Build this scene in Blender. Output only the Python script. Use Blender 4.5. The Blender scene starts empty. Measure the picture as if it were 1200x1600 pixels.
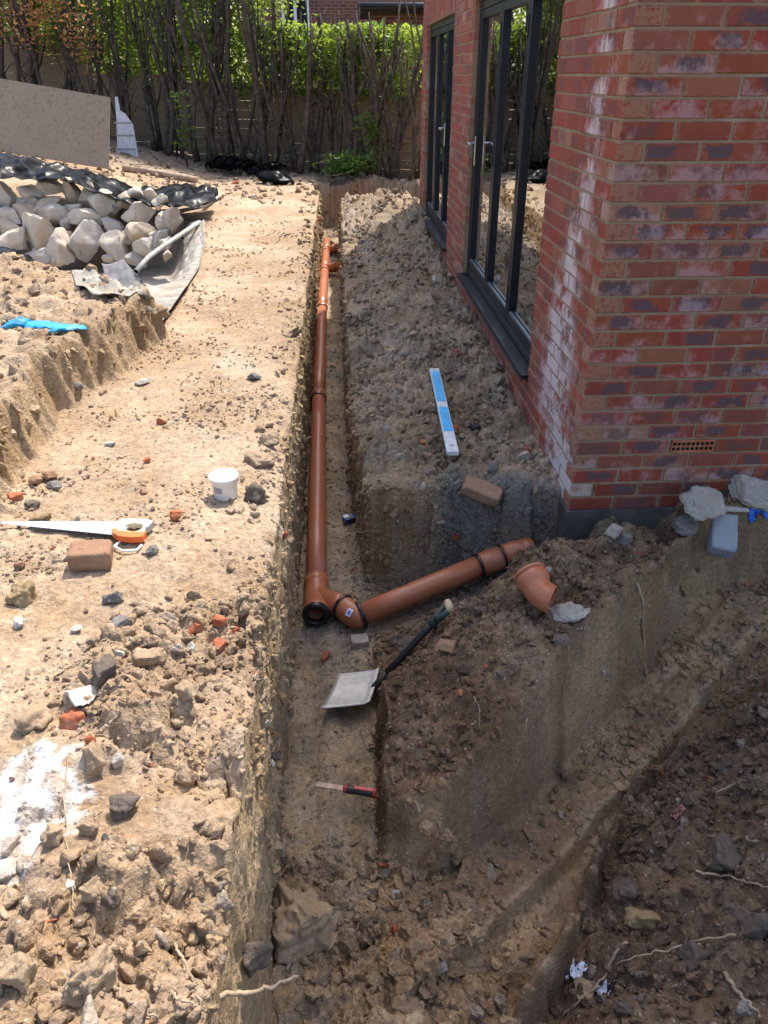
import bpy, bmesh, math, random
import numpy as np
from mathutils import Vector, Matrix

# ------------------------------------------------------------------ camera, sky, sun, exposure
sc = bpy.context.scene
COL = sc.collection
PITCH, YAW, FPX = math.radians(29.7), math.radians(3.3), 1200.0
CAM = np.array([0.0, 0.0, 1.874])
cd = bpy.data.cameras.new('camera'); cam = bpy.data.objects.new('camera', cd); COL.objects.link(cam)
cam.location = CAM; cam.rotation_euler = (math.pi/2 - PITCH, 0, -YAW)
cd.sensor_fit = 'VERTICAL'; cd.sensor_height = 32.0; cd.lens = 32.0*FPX/1600.0
cd.clip_start = 0.05; cd.clip_end = 500
sc.camera = cam

SUN_EL = math.radians(60); SUN_H = np.array([0.45, 0.893]); SUN_H = SUN_H/np.linalg.norm(SUN_H)
sun_vec = Vector((SUN_H[0]*math.cos(SUN_EL), SUN_H[1]*math.cos(SUN_EL), math.sin(SUN_EL)))
w = bpy.data.worlds.new('World'); sc.world = w; w.use_nodes = True
nt = w.node_tree; nt.nodes.clear()
sky = nt.nodes.new('ShaderNodeTexSky'); sky.sky_type = 'NISHITA'; sky.sun_disc = False
sky.air_density = .9; sky.dust_density = 3.0; sky.ozone_density = .4
sky.sun_elevation = SUN_EL; sky.sun_rotation = math.atan2(SUN_H[0], SUN_H[1])
bg = nt.nodes.new('ShaderNodeBackground'); bg.inputs['Strength'].default_value = 0.15
wo = nt.nodes.new('ShaderNodeOutputWorld')
nt.links.new(sky.outputs[0], bg.inputs[0]); nt.links.new(bg.outputs[0], wo.inputs[0])
sl = bpy.data.lights.new('sun', 'SUN'); sl.energy = 2.6; sl.angle = math.radians(0.53); sl.color = (1.0, 0.95, 0.87)
so = bpy.data.objects.new('sun', sl); COL.objects.link(so)
so.rotation_euler = sun_vec.to_track_quat('Z', 'Y').to_euler()
sc.view_settings.view_transform = 'Standard'; sc.view_settings.look = 'None'
sc.view_settings.exposure = 1.5; sc.view_settings.gamma = 1.0
sc.view_settings.use_curve_mapping = False
sc.cycles.max_bounces = 6; sc.cycles.diffuse_bounces = 3; sc.cycles.glossy_bounces = 3; sc.cycles.transmission_bounces = 4; sc.cycles.transparent_max_bounces = 8

# ------------------------------------------------------------------ numpy helpers
rng = np.random.default_rng(7)
R = random.Random(11)
_T = np.random.default_rng(99).uniform(0, 2*np.pi, 8192)
_TC, _TS = np.cos(_T), np.sin(_T)
_U = np.random.default_rng(5).uniform(0, 1, (8192, 4))

def _h(i, j, s):
    return ((i*73856093) ^ (j*19349663) ^ (s*83492791 + 12345)) & 8191

def per(x, y, s=0):
    x = np.asarray(x, float); y = np.asarray(y, float)
    xi = np.floor(x).astype(np.int64); yi = np.floor(y).astype(np.int64)
    fx = x-xi; fy = y-yi
    u = fx*fx*fx*(fx*(fx*6-15)+10); v = fy*fy*fy*(fy*(fy*6-15)+10)
    def g(a, b):
        k = _h(xi+a, yi+b, s); return _TC[k]*(fx-a)+_TS[k]*(fy-b)
    n0 = g(0, 0)*(1-u)+g(1, 0)*u; n1 = g(0, 1)*(1-u)+g(1, 1)*u
    return (n0*(1-v)+n1*v)*1.4

def fbm(x, y, s=0, o=4, gain=.5):
    a = 1.0; t = 0; f = 1.0; r = 0
    for k in range(o):
        r = r + a*per(x*f+k*17.3, y*f-k*9.1, s+k); t += a; a *= gain; f *= 2.03
    return r/t

def lumps(x, y, cell, s=0, prob=.6, rmin=.25, rmax=.6, flat=.7, mask=None):
    """half-buried clods: height field of angular domes, one at most in each cell"""
    if mask is not None:
        out = np.zeros(np.shape(x)); k = np.asarray(mask) > .01
        if k.any(): out[k] = lumps(np.asarray(x)[k], np.asarray(y)[k], cell, s, prob, rmin, rmax, flat)
        return out
    wx = per(np.asarray(x)/cell*1.9, np.asarray(y)/cell*1.9, s+3); wy = per(np.asarray(x)/cell*1.9+9, np.asarray(y)/cell*1.9, s+4)
    x = np.asarray(x, float)+cell*.16*wx
    y = np.asarray(y, float)+cell*.16*wy
    xi = np.floor(x/cell).astype(np.int64); yi = np.floor(y/cell).astype(np.int64)
    out = np.zeros_like(x)
    for a in (-1, 0, 1):
        for b in (-1, 0, 1):
            k = _h(xi+a, yi+b, s); u = _U[k]
            r = (rmin+(rmax-rmin)*u[..., 2]**1.1)*cell*1.25
            dx = (x-(xi+a+u[..., 0])*cell)/r; dy = (y-(yi+b+u[..., 1])*cell)/r
            c, q = _TC[k], _TS[k]
            p = np.abs(c*dx+q*dy); o = np.abs(c*dy-q*dx)*1.25
            d = np.maximum(np.maximum(p, o), .72*(p+o))
            h = flat*r*np.clip(1-d**3, 0, 1)**.6*(.85+.45*(q*dx-c*dy)*u[..., 3]/prob)
            out = np.maximum(out, np.where((u[..., 3] < prob) & (d < 1), h, 0))
    return out

def ss(a, b, t):
    t = np.clip((t-a)/(b-a), 0, 1); return t*t*(3-2*t)

def sdf(x, y, poly):
    """signed distance to a polygon, negative inside"""
    d = np.full(np.shape(x), 1e9); inside = np.zeros(np.shape(x), bool)
    n = len(poly)
    for i in range(n):
        ax, ay = poly[i]; bx, by = poly[(i+1) % n]
        ex, ey = bx-ax, by-ay
        t = np.clip(((x-ax)*ex+(y-ay)*ey)/(ex*ex+ey*ey), 0, 1)
        d = np.minimum(d, (x-ax-t*ex)**2+(y-ay-t*ey)**2)
        c = (ay > y) != (by > y)
        with np.errstate(divide='ignore', invalid='ignore'):
            xx = (bx-ax)*(y-ay)/(by-ay if by != ay else 1e-9)+ax
        inside ^= c & (x < xx)
    d = np.sqrt(d); return np.where(inside, -d, d)

# ------------------------------------------------------------------ the ground as a height function
BANK = [(-1.24, 5.05), (-1.36, 4.3), (-1.47, 3.9), (-1.47, 3.42), (-1.45, 3.06), (-1.47, 2.8), (-1.6, 2.45), (-2.2, 2.2), (-9, 2.0),
        (-9, 7.1), (-3.2, 6.6), (-2.6, 6.35), (-2.1, 6.0), (-1.7, 5.55)]
POND = [(-1.75, 10.0), (-1.5, 9.0), (-1.33, 7.6), (-1.32, 6.8), (-1.55, 6.25), (-1.9, 6.3), (-2.4, 6.7), (-2.9, 7.1), (-6, 7.9),
        (-6, 9.6), (-4, 9.9), (-2.6, 10.3)]
TY = [-5, 1.0, 1.8, 2.4, 3.3, 4.0, 4.5, 6.0, 8.5, 14]
TXR = [.10, .10, .11, .125, .13, .085, .065, .05, .045, .06]
EXC = [(-1.5, -4), (-1.5, 1.97), (-.27, 1.95), (.1, 1.86), (.32, 1.82), (.6, 2.02), (.87, 2.29), (1.24, 2.66), (1.66, 3.10), (2.2, 3.16), (5, 3.3),
       (5, 2.75), (1.9, 2.42), (1.47, 2.2), (1.14, 2.02), (.95, 1.78), (.71, 1.43), (.51, 1.21), (.3, .9), (.22, .3), (.22, -4)]
BRT = [(-.12, 2.25), (.08, 2.25), (.28, 2.33), (.46, 2.48), (.66, 2.66), (.90, 2.86), (1.05, 3.0), (1.3, 3.10), (1.3, 3.41), (.75, 3.44), (.45, 3.43), (.26, 3.46), (.12, 3.56), (-.12, 3.56)]
FARPIT = [(-.3, 12.5), (.1, 12.3), (.75, 12.2), (2.2, 12.0), (2.2, 13.7), (.6, 13.75), (-.4, 13.6)]

def floor_z(y):
    return np.interp(y, [-5, 1, 2, 3, 6, 9, 12, 14], [-.66, -.64, -.575, -.535, -.505, -.47, -.40, -.38])

def lip(y):
    y = np.asarray(y, float)
    return np.interp(y, [1, 2.4, 4, 14], [-.285, -.28, -.272, -.262])+.018*fbm(y*1.9, y*0+3.3, 46, 3)+.007*per(y*9, y*0+1.7, 47)+.004*per(y*24, y*0+4.1, 48)

def ground(x, y, full=False, side=None):
    x = np.asarray(x, float); y = np.asarray(y, float)
    big = fbm(x*.55, y*.55, 1, 3); mid = fbm(x*2.1, y*2.1, 21, 4); fine = fbm(x*9, y*9, 31, 4)
    wob = .028*fbm(x*3.3, y*3.3, 41, 3)+.012*per(x*17, y*17, 44)
    # left: dug down platform with the undisturbed bank beside it
    left = .35+.035*big+.022*mid
    left = left+.19*np.clip(-x-1.9, 0, 8)*ss(8.8, 11.5, y)
    sb = sdf(x, y, BANK)+1.6*wob+.035*per(x*3.1, y*3.1, 45)+.02*lumps(x, y, .12, 46, .5)/.03
    tb = 1-ss(-.02, .09, sb)
    bank_h = (.27+.05*mid+.04*big)*np.clip(1-.0*x, 0, 1)
    left = left+tb*bank_h+.03*np.exp(-(sb/.12)**2)*tb
    sp = sdf(x, y, POND)+1.5*wob
    tp = ss(-.40, .0, sp)
    left = left*tp+(-.16+.03*mid)*(1-tp)
    near = ss(2.55, 1.7, y+.35*np.abs(x+.3))*ss(-.95, -.55, x)            # lumpy edge close to the camera
    left = left+near*(.035*mid+.03*big)
    # rounded lip along the trench
    lipx = lip(y)
    left = left-.030*np.exp(-np.clip(lipx-x, 0, 9)/.05)
    # right: bank against the house, mound in front
    rb = np.interp(y, [3.3, 4.2, 6, 8, 10, 14], [.06, .09, .15, .16, .2, .32])+.05*mid+.05*big*ss(3.6, 5, y)
    rb = rb+.05*np.exp(-((x-.55)/.3)**2)*ss(4, 6, y)
    rb = rb+.24*np.exp(-((y-10.9)/.85)**2-((x-.75)/.75)**2)*ss(9.4, 10.2, y+.8*x)
    rb = rb-.05*ss(.35, .0, x)
    md = -.315+.29*np.clip(x-.1, 0, 1.1)*.95+.135*np.clip(y-1.85, 0, 1.2)-.10*ss(.9, 1.6, x)
    md = np.minimum(md, .0)+.05*mid+.035*fbm(x*4.5, y*4.5, 61, 3)
    md = md+.03*np.exp(-(((x-.86)/.10)**2+((y-2.98)/.08)**2))
    qq = .64*(x-.1)-.77*(y-1.82)
    md = md+(.06*ss(.25, .5, x-.3*(y-1.8))+.045)*ss(2.95, 2.55, y)+.015-.04*ss(-.18, .02, qq)-.12*ss(2.92, 3.16, y)*ss(.98, 1.12, x)*ss(1.75, 1.55, x)
    md = md+.10*ss(1.5, 1.75, x)*ss(2.9, 3.15, y)
    tr_ = ss(3.16, 3.4, y-.06*np.sin(x*5))
    right = rb*tr_+md*(1-tr_)
    isR = x > np.interp(y, TY, TXR)-.17
    H = np.where(isR, right, left)
    z0 = H.copy()
    zone = {}
    def cut(H, s, fl, wd):
        t = ss(-wd, 0.0, s); return np.minimum(H, fl*(1-t)+H*t), t
    # spoil heap at the near right
    toe = sdf(x, y, [(.2, -4), (.25, .4), (.33, .92), (.53, 1.21), (.73, 1.43), (.97, 1.78), (1.16, 2.02), (1.49, 2.2), (1.9, 2.4), (5, 2.7), (5, -4)])
    toe = toe+1.6*wob
    heap = -.60-.07*ss(.55, .3, .77*(x-.1)+.64*(y-1.82))+.16*ss(.9, 1.8, x)+.60*np.clip(-toe, -.2, .5)+.10*np.clip(-toe-.55, 0, 2)+.05*mid+.05*fbm(x*4, y*4, 81, 3)
    th = np.where((y < 3.1) & (x > .12), ss(.10, .01, toe), 0)
    H = H*(1-th)+heap*th
    zone['heap'] = np.where((y < 3.1) & (x > .12), ss(.08, -.06, toe), 0)
    # branch trench to the house corner
    s = sdf(x, y, BRT)+.8*wob
    fb = np.interp(x, [-.1, .1, .6, 1.0, 1.3], [-.53, -.52, -.42, -.32, -.24])+.02*mid
    dS = ((x-.02)*.245-(y-3.04)*.88)/.9135                                # how far south of the pipe line
    fb = fb+.62*(.30+.70*ss(.12, .48, x))*np.clip(dS-.08, 0, 1)+.02*fbm(x*6, y*6, 66, 3)*ss(.05, .2, dS)
    H, tbr = cut(H, s+.03*lumps(x, y, .14, 68, .6, .3, .6, .8, np.abs(s) < .2)/.05, fb, .10)
    zone['branch'] = (1-ss(-.10, .02, s))*ss(.34, .12, dS)
    # diagonal excavation
    s = sdf(x, y, EXC)+.5*wob
    q = .64*(x-.1)-.77*(y-1.82); al = .77*(x-.1)+.64*(y-1.82)
    fe = -.82+.20*ss(.05, .12, q)-.10*ss(.44, .456, q+.02*per(al*3, q, 5))+.05*ss(.458, .6, q)-.10*ss(.675, .70, q+.03*per(al*3, q, 6))*ss(.55, .30, al)
    fe = fe+.10*ss(.2, 2.0, al)+.16*ss(1.1, 2.3, al)+.025*mid+.012*per(q*16, al*1.6, 8)
    smear = np.exp(-((q-.46)/.03)**2)+np.exp(-((q-.69)/.04)**2)+np.exp(-((q-.02)/.06)**2)
    smear = smear+.9*np.exp(-((q-.51)/.04)**2)*ss(.9, .3, al)
    if side == 'L': s = s*0+1
    elif side is None: s = np.maximum(s, lipx-x)
    exm = s < .02
    rough_e = (1-np.clip(smear, 0, 1))
    fe = fe+(.45+.55*ss(.6, 1.2, al))*rough_e*(.6*lumps(x, y, .17, 71, .45, .2, .5, .45, exm)+.7*lumps(x, y, .075, 72, .55, .2, .55, .5, exm)+.7*lumps(x, y, .033, 73, .6, .2, .55, .6, exm))
    fe = fe+.12*ss(.35, -.15, al)*ss(.35, .0, x)
    bl = ss(.26, .04, x)*ss(.40, -.05, al); fe = fe*(1-bl)+(floor_z(y)-.035)*bl
    fnear = ss(.33, .0, al)                                               # broken clods where both digs meet
    fe = fe+fnear*(1.1*lumps(x, y, .24, 75, .8, .3, .58, .55, exm & (fnear > 0))+.8*lumps(x, y, .10, 76, .7, .2, .6, .6, exm & (fnear > 0)))
    ms = ss(.30, .12, q); H, te = cut(H, s+.045*fbm(x*4.2, y*4.2, 69, 3)*ms, fe, .07+.07*ms)
    zone['exc'] = 1-ss(-.07, .015, s)
    # main trench
    xr = np.interp(y, TY, TXR)
    s = np.maximum(x-xr, y-13.1)+.75*wob+.010*per(y*6, x*2, 49)-.012
    if side == 'L': s = s*0+1
    elif side is None: s = np.maximum(s, lipx-x)
    trm = s < .02
    fl = floor_z(y)+.012*mid
    rut = .012*np.cos((x+.09)*2*np.pi/.155)*ss(3.2, 2.7, y)
    fl = fl+rut+ss(1.2, 1.9, y)*(.55*lumps(x, y, .075, 52, .4, .15, .5, .5, trm)+.6*lumps(x, y, .03, 55, .6, .2, .55, .6, trm))
    nn = trm & (y < 1.95)
    fl = fl+ss(1.9, 1.45, y)*(.9*lumps(x, y, .22, 53, .85, .35, .6, .6, nn)+.8*lumps(x, y, .09, 54, .75, .2, .6, .6, nn)+.7*lumps(x, y, .04, 56, .7, .2, .6, .6, nn))
    H, tt = cut(H, s, fl, .040)
    zone['trench'] = 1-ss(-.045, .012, s)
    s = sdf(x, y, FARPIT)+2*wob
    H, tf = cut(H, s, -.32+.05*mid, .12)
    # --- surface detail
    inn = np.clip(zone['trench']+zone['branch']+zone['exc'], 0, 1)
    surf = 1-inn
    lef = surf*(~isR)
    rig = surf*isR
    flat_ = 1-near
    lm = lef*flat_; cl = ss(.1, .5, fbm(x*1.7, y*1.7, 100, 3)+.25)
    H = H+lm*(.006*fine+.7*lumps(x, y, .11, 101, .3, .12, .42, .5, lm)*cl+.8*lumps(x, y, .05, 103, .5, .15, .5, .55, lm)*(.15+.75*cl)+.7*lumps(x, y, .022, 102, .6, .2, .55, .6, lm)*(.4+.6*cl))
    lipm = lm*np.exp(-np.clip(lipx-x, 0, 9)/.11)
    H = H+lipm*((.8*lumps(x, y, .13, 105, .55, .25, .6, .5, lipm)+.8*lumps(x, y, .06, 106, .7, .25, .6, .6, lipm))*(.4+.6*cl)-.03)
    lb = tb*lef
    H = H+lb*(1.0*lumps(x, y, .18, 104, .6, .2, .55, .45, lb)+.9*lumps(x, y, .07, 107, .65, .2, .55, .5, lb))
    nm = lef*near
    nq = .25+.75*ss(-.18, .22, fbm(x*1.9, y*1.9, 137, 2)+.08)
    H = H+nm*(1.25*lumps(x, y, .27, 111, .75, .3, .6, .42, nm)+nq*(1.1*lumps(x, y, .13, 112, .7, .25, .6, .55, nm)+1.1*lumps(x, y, .06, 113, .75, .25, .6, .65, nm)+1.0*lumps(x, y, .026, 114, .8, .25, .6, .65, nm))-.04+.010*fine)
    crk = np.abs(per(x*4.2+.6*mid, y*4.2, 117)+.25*per(x*15, y*15, 118)); H = H-nm*.05*ss(.05, .0, crk)*ss(-.1, .3, per(x*2.3, y*2.3, 119))
    rg = rig*(1-.0*zone['heap'])
    vq = .35+.85*ss(-.3, .35, fbm(x*2.1+4, y*2.1, 138, 3))
    H = H+rg*(vq*(1.15*lumps(x, y, .16, 121, .6, .2, .6, .5, rg)+1.15*lumps(x, y, .072, 122, .75, .25, .6, .6, rg))+1.0*lumps(x, y, .03, 123, .85, .25, .6, .65, rg)*(.5+.5*vq)-.03+.014*fine)
    ex2 = rg*zone['heap']
    H = H+ex2*(1.0*lumps(x, y, .19, 126, .8, .25, .6, .55, ex2))
    rgh = np.abs(per(x*19, y*19, 131))+.6*np.abs(per(x*37, y*37, 132))+.45*np.abs(per(x*71+per(x*30, y*30, 134), y*71, 133))
    rgh = (.55-rgh)*.020
    clq = ss(-.25, .35, fbm(x*2.6, y*2.6, 135, 3))
    H = H+rgh*(rg*(.5+.7*clq)+nm*(.3+.8*clq)*nq+lm*(.12+.45*clq*ss(.0, .5, fbm(x*1.3, y*1.3, 136, 2)+.2))+zone['trench']*.35+zone['exc']*.45*rough_e+zone['branch']*.6)
    H = H+zone['exc']*.006*fine
    H = H+(zone['trench']+zone['branch'])*.006*fine
    # the soil lies lower under the house and just in front of its footing
    und = ss(1.14, 1.2, x)*ss(3.28, 3.34, y)*ss(10.9, 10.8, y)
    H = H*(1-und)+(-.3)*und
    if not full:
        return H
    zone.update(left=lef, right=rig, near=near, bank=tb, pond=1-tp, q=q, al=al, smear=smear, mid=mid, big=big, fine=fine, drop=z0-H, farpit=1-tf, isR=isR, md=1-tr_)
    return H, zone

# ------------------------------------------------------------------ pixel -> ground point (camera of the photograph)
_fw = np.array([math.sin(YAW)*math.cos(PITCH), math.cos(YAW)*math.cos(PITCH), -math.sin(PITCH)])
_rt = np.array([math.cos(YAW), -math.sin(YAW), 0.0]); _up = np.cross(_rt, _fw)
def ray(px, py): return _fw+_rt*(px-600)/FPX-_up*(py-800)/FPX
_ts = np.concatenate([np.linspace(.8, 5, 520), np.linspace(5.01, 22, 600)])
def pix(px, py):
    d = ray(px, py); p = CAM[None]+_ts[:, None]*d[None]
    hz = ground(p[:, 0], p[:, 1]); k = np.argmax(p[:, 2] < hz)
    return Vector((p[k, 0], p[k, 1], hz[k]))
def at_z(px, py, z):
    d = ray(px, py); return Vector(CAM+d*(z-CAM[2])/d[2])
def at_y(px, py, Y):
    d = ray(px, py); return Vector(CAM+d*(Y-CAM[1])/d[1])
def depth_of(p): return float((np.array(p)-CAM) @ _fw)
def gz(x, y): return float(ground(np.array([x]), np.array([y]))[0])

# ------------------------------------------------------------------ material helpers
class NT:
    def __init__(s, name):
        s.m = bpy.data.materials.new(name); s.m.use_nodes = True; s.t = s.m.node_tree; s.t.nodes.clear()
        s.out = s.n('ShaderNodeOutputMaterial'); s.b = s.n('ShaderNodeBsdfPrincipled'); s.l(s.b.outputs[0], s.out.inputs[0])
        s.tc = None
    def n(s, t, **k):
        o = s.t.nodes.new(t)
        for a, b in k.items(): setattr(o, a, b)
        return o
    def l(s, a, b): s.t.links.new(a, b)
    def co(s, kind='Object'):
        if s.tc is None: s.tc = s.n('ShaderNodeTexCoord')
        return s.tc.outputs[kind]
    def noise(s, scale, detail=4, rough=.55, co=None, dist=0):
        o = s.n('ShaderNodeTexNoise'); o.inputs['Scale'].default_value = scale; o.inputs['Detail'].default_value = detail
        o.inputs['Roughness'].default_value = rough; o.inputs['Distortion'].default_value = dist
        s.l(co if co is not None else s.co(), o.inputs['Vector']); return o.outputs['Fac']
    def vor(s, scale, co=None, feature='F1', out='Distance', rand=1):
        o = s.n('ShaderNodeTexVoronoi', feature=feature); o.inputs['Scale'].default_value = scale; o.inputs['Randomness'].default_value = rand
        s.l(co if co is not None else s.co(), o.inputs['Vector']); return o.outputs[out]
    def ramp(s, f, a, b, lo=0., hi=1.):
        o = s.n('ShaderNodeMapRange', interpolation_type='SMOOTHSTEP'); s.l(f, o.inputs[0])
        for i, v in enumerate((a, b, lo, hi)): o.inputs[i+1].default_value = v
        return o.outputs[0]
    def lin(s, f, a, b, lo=0., hi=1.):
        o = s.n('ShaderNodeMapRange'); s.l(f, o.inputs[0])
        for i, v in enumerate((a, b, lo, hi)): o.inputs[i+1].default_value = v
        return o.outputs[0]
    def mth(s, op, a, b=None, c=None):
        o = s.n('ShaderNodeMath', operation=op)
        for i, v in enumerate((a, b, c)):
            if v is None: continue
            if isinstance(v, (int, float)): o.inputs[i].default_value = v
            else: s.l(v, o.inputs[i])
        return o.outputs[0]
    def mix(s, f, a, b, mode='MIX'):
        o = s.n('ShaderNodeMix', data_type='RGBA', blend_type=mode)
        for i, v in ((0, f), (6, a), (7, b)):
            if isinstance(v, (int, float)): o.inputs[i].default_value = v
            elif isinstance(v, tuple): o.inputs[i].default_value = (*v[:3], 1)
            else: s.l(v, o.inputs[i])
        return o.outputs[2]
    def attr(s, name, kind='GEOMETRY', out='Color'):
        o = s.n('ShaderNodeAttribute', attribute_name=name, attribute_type=kind); return o.outputs[out]
    def bump(s, h, strength=.5, dist=.01, normal=None):
        o = s.n('ShaderNodeBump'); o.inputs['Strength'].default_value = strength; o.inputs['Distance'].default_value = dist
        s.l(h, o.inputs['Height'])
        if normal is not None: s.l(normal, o.inputs['Normal'])
        return o.outputs[0]
    def fin(s, col, rough=.8, normal=None, spec=.3, metal=0):
        if isinstance(col, tuple): s.b.inputs['Base Color'].default_value = (*col[:3], 1)
        else: s.l(col, s.b.inputs['Base Color'])
        if isinstance(rough, (int, float)): s.b.inputs['Roughness'].default_value = rough
        else: s.l(rough, s.b.inputs['Roughness'])
        s.b.inputs['Specular IOR Level'].default_value = spec; s.b.inputs['Metallic'].default_value = metal
        if normal is not None: s.l(normal, s.b.inputs['Normal'])
        return s.m

def simple(name, col, rough=.6, spec=.3, metal=0, var=.15, scale=20., bump=.0, bscale=60., dirt=None, dirt_amt=.5):
    t = NT(name); f = t.noise(scale, 5, .6)
    c = t.mix(t.ramp(f, .3, .7), tuple(v*(1-var) for v in col), tuple(min(1, v*(1+var)) for v in col))
    if dirt:
        g = t.ramp(t.noise(scale*.6, 6, .7), .5, .72, 0, dirt_amt); c = t.mix(g, c, dirt)
    nrm = t.bump(t.noise(bscale, 5, .6), bump, .004) if bump else None
    rr = t.lin(t.noise(scale*1.5, 3), .2, .8, max(0, rough-.1), min(1, rough+.1))
    return t.fin(c, rr, nrm, spec, metal)

def soil_material(name):
    t = NT(name)
    co = t.co('Object'); c = t.attr('Col')
    n3 = t.noise(48, 5, .68, co)
    k = t.lin(n3, .28, .72, .62, 1.38)
    c = t.mix(1.0, c, k, 'MULTIPLY')
    # small stones and crumbs of chalk and brick in the soil
    vo = t.n('ShaderNodeTexVoronoi'); vo.inputs['Scale'].default_value = 70; t.l(co, vo.inputs['Vector'])
    sep = t.n('ShaderNodeSeparateColor'); t.l(vo.outputs['Color'], sep.inputs[0])
    pm = t.mth('MULTIPLY', t.ramp(vo.outputs['Distance'], .36, .26), t.ramp(sep.outputs[0], .84, .86))
    pc = t.mix(sep.outputs[1], (.26, .23, .19), (.46, .42, .37))
    pc = t.mix(t.ramp(sep.outputs[2], .93, .94), pc, (.36, .11, .05))
    c = t.mix(t.mth('MULTIPLY', pm, .6), c, pc)
    h = t.mth('ADD', n3, t.mth('MULTIPLY', t.ramp(vo.outputs['Distance'], .5, .1), .16))
    return t.fin(c, .95, t.bump(h, .9, .016), .12)

# ------------------------------------------------------------------ object helpers
def mesh_obj(name, V, F, mat=None, parent=None, smooth=False, colors=None, mats=None, midx=None, attrs=None):
    me = bpy.data.meshes.new(name)
    if isinstance(V, np.ndarray) and isinstance(F, np.ndarray):
        nv, nf, k = len(V), len(F), F.shape[1]
        me.vertices.add(nv); me.vertices.foreach_set('co', V.astype(np.float32).ravel())
        me.loops.add(nf*k); me.loops.foreach_set('vertex_index', F.astype(np.int32).ravel())
        me.polygons.add(nf); me.polygons.foreach_set('loop_start', np.arange(0, nf*k, k, dtype=np.int32))
        me.update(calc_edges=True)
    else:
        me.from_pydata([tuple(v) for v in V], [], [tuple(f) for f in F]); me.update()
    if colors is not None:
        a = me.color_attributes.new('Col', 'FLOAT_COLOR', 'POINT')
        c = np.ones((len(V), 4), np.float32); c[:, :3] = colors; a.data.foreach_set('color', c.ravel())
    for an, (typ, arr) in (attrs or {}).items():
        a = me.attributes.new(an, typ, 'POINT')
        a.data.foreach_set('vector' if typ == 'FLOAT_VECTOR' else 'value', np.asarray(arr, np.float32).ravel())
    if mats:
        for m in mats: me.materials.append(m)
        me.polygons.foreach_set('material_index', np.asarray(midx, np.int32))
    elif mat: me.materials.append(mat)
    me.polygons.foreach_set('use_smooth', np.full(len(me.polygons), bool(smooth)))
    o = bpy.data.objects.new(name, me); COL.objects.link(o)
    if parent is not None: o.parent = parent
    return o

def tag(o, label=None, cat=None, group=None, kind=None):
    if label: o['label'] = label
    if cat: o['category'] = cat
    if group: o['group'] = group
    if kind: o['kind'] = kind
    return o

def thing(name, loc, label, cat, group=None, rot=(0, 0, 0)):
    o = bpy.data.objects.new(name, None); o.empty_display_size = .05; COL.objects.link(o)
    o.location = loc; o.rotation_euler = rot
    return tag(o, label, cat, group)

def put(o, m4):
    o.matrix_world = m4; return o

def join(parts):
    """[(V,F),...] -> one V,F"""
    V = []; F = []
    for v, f in parts:
        b = len(V); V += [tuple(p) for p in v]; F += [tuple(i+b for i in q) for q in f]
    return V, F

def box(x0, x1, y0, y1, z0, z1):
    V = [(x0, y0, z0), (x1, y0, z0), (x1, y1, z0), (x0, y1, z0), (x0, y0, z1), (x1, y0, z1), (x1, y1, z1), (x0, y1, z1)]
    F = [(0, 3, 2, 1), (4, 5, 6, 7), (0, 1, 5, 4), (1, 2, 6, 5), (2, 3, 7, 6), (3, 0, 4, 7)]
    return V, F

_cb = None
def cbox(x0, x1, y0, y1, z0, z1, c=.004):
    """box with all edges chamfered"""
    V = []; idx = {}
    lo = (x0, y0, z0); hi = (x1, y1, z1)
    for sx in (0, 1):
        for sy in (0, 1):
            for sz in (0, 1):
                s = (sx, sy, sz)
                for ax in range(3):
                    p = []
                    for k in range(3):
                        e = hi[k] if s[k] else lo[k]
                        p.append(e if k == ax else e+(-c if s[k] else c))
                    idx[(s, ax)] = len(V); V.append(tuple(p))
    F = []
    def q(*a): F.append(a)
    for ax in range(3):
        b, d = [k for k in range(3) if k != ax]
        for side in (0, 1):
            c4 = []
            for (sb, sd) in ((0, 0), (1, 0), (1, 1), (0, 1)):
                s = [0, 0, 0]; s[ax] = side; s[b] = sb; s[d] = sd; c4.append(idx[(tuple(s), ax)])
            flip = (side == 0) != (ax == 1)
            F.append(tuple(reversed(c4)) if flip else tuple(c4))
    for ax in range(3):
        b, d = [k for k in range(3) if k != ax]
        for sb in (0, 1):
            for sd in (0, 1):
                s0 = [0, 0, 0]; s0[b] = sb; s0[d] = sd; s1 = list(s0); s1[ax] = 1
                s0, s1 = tuple(s0), tuple(s1)
                f = (idx[(s0, b)], idx[(s1, b)], idx[(s1, d)], idx[(s0, d)])
                flip = (sb == sd) != (ax == 1)
                F.append(f if not flip else tuple(reversed(f)))
    for sx in (0, 1):
        for sy in (0, 1):
            for sz in (0, 1):
                s = (sx, sy, sz); f = (idx[(s, 0)], idx[(s, 1)], idx[(s, 2)])
                F.append(f if (sx+sy+sz) % 2 == 1 else tuple(reversed(f)))
    return V, F

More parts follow.
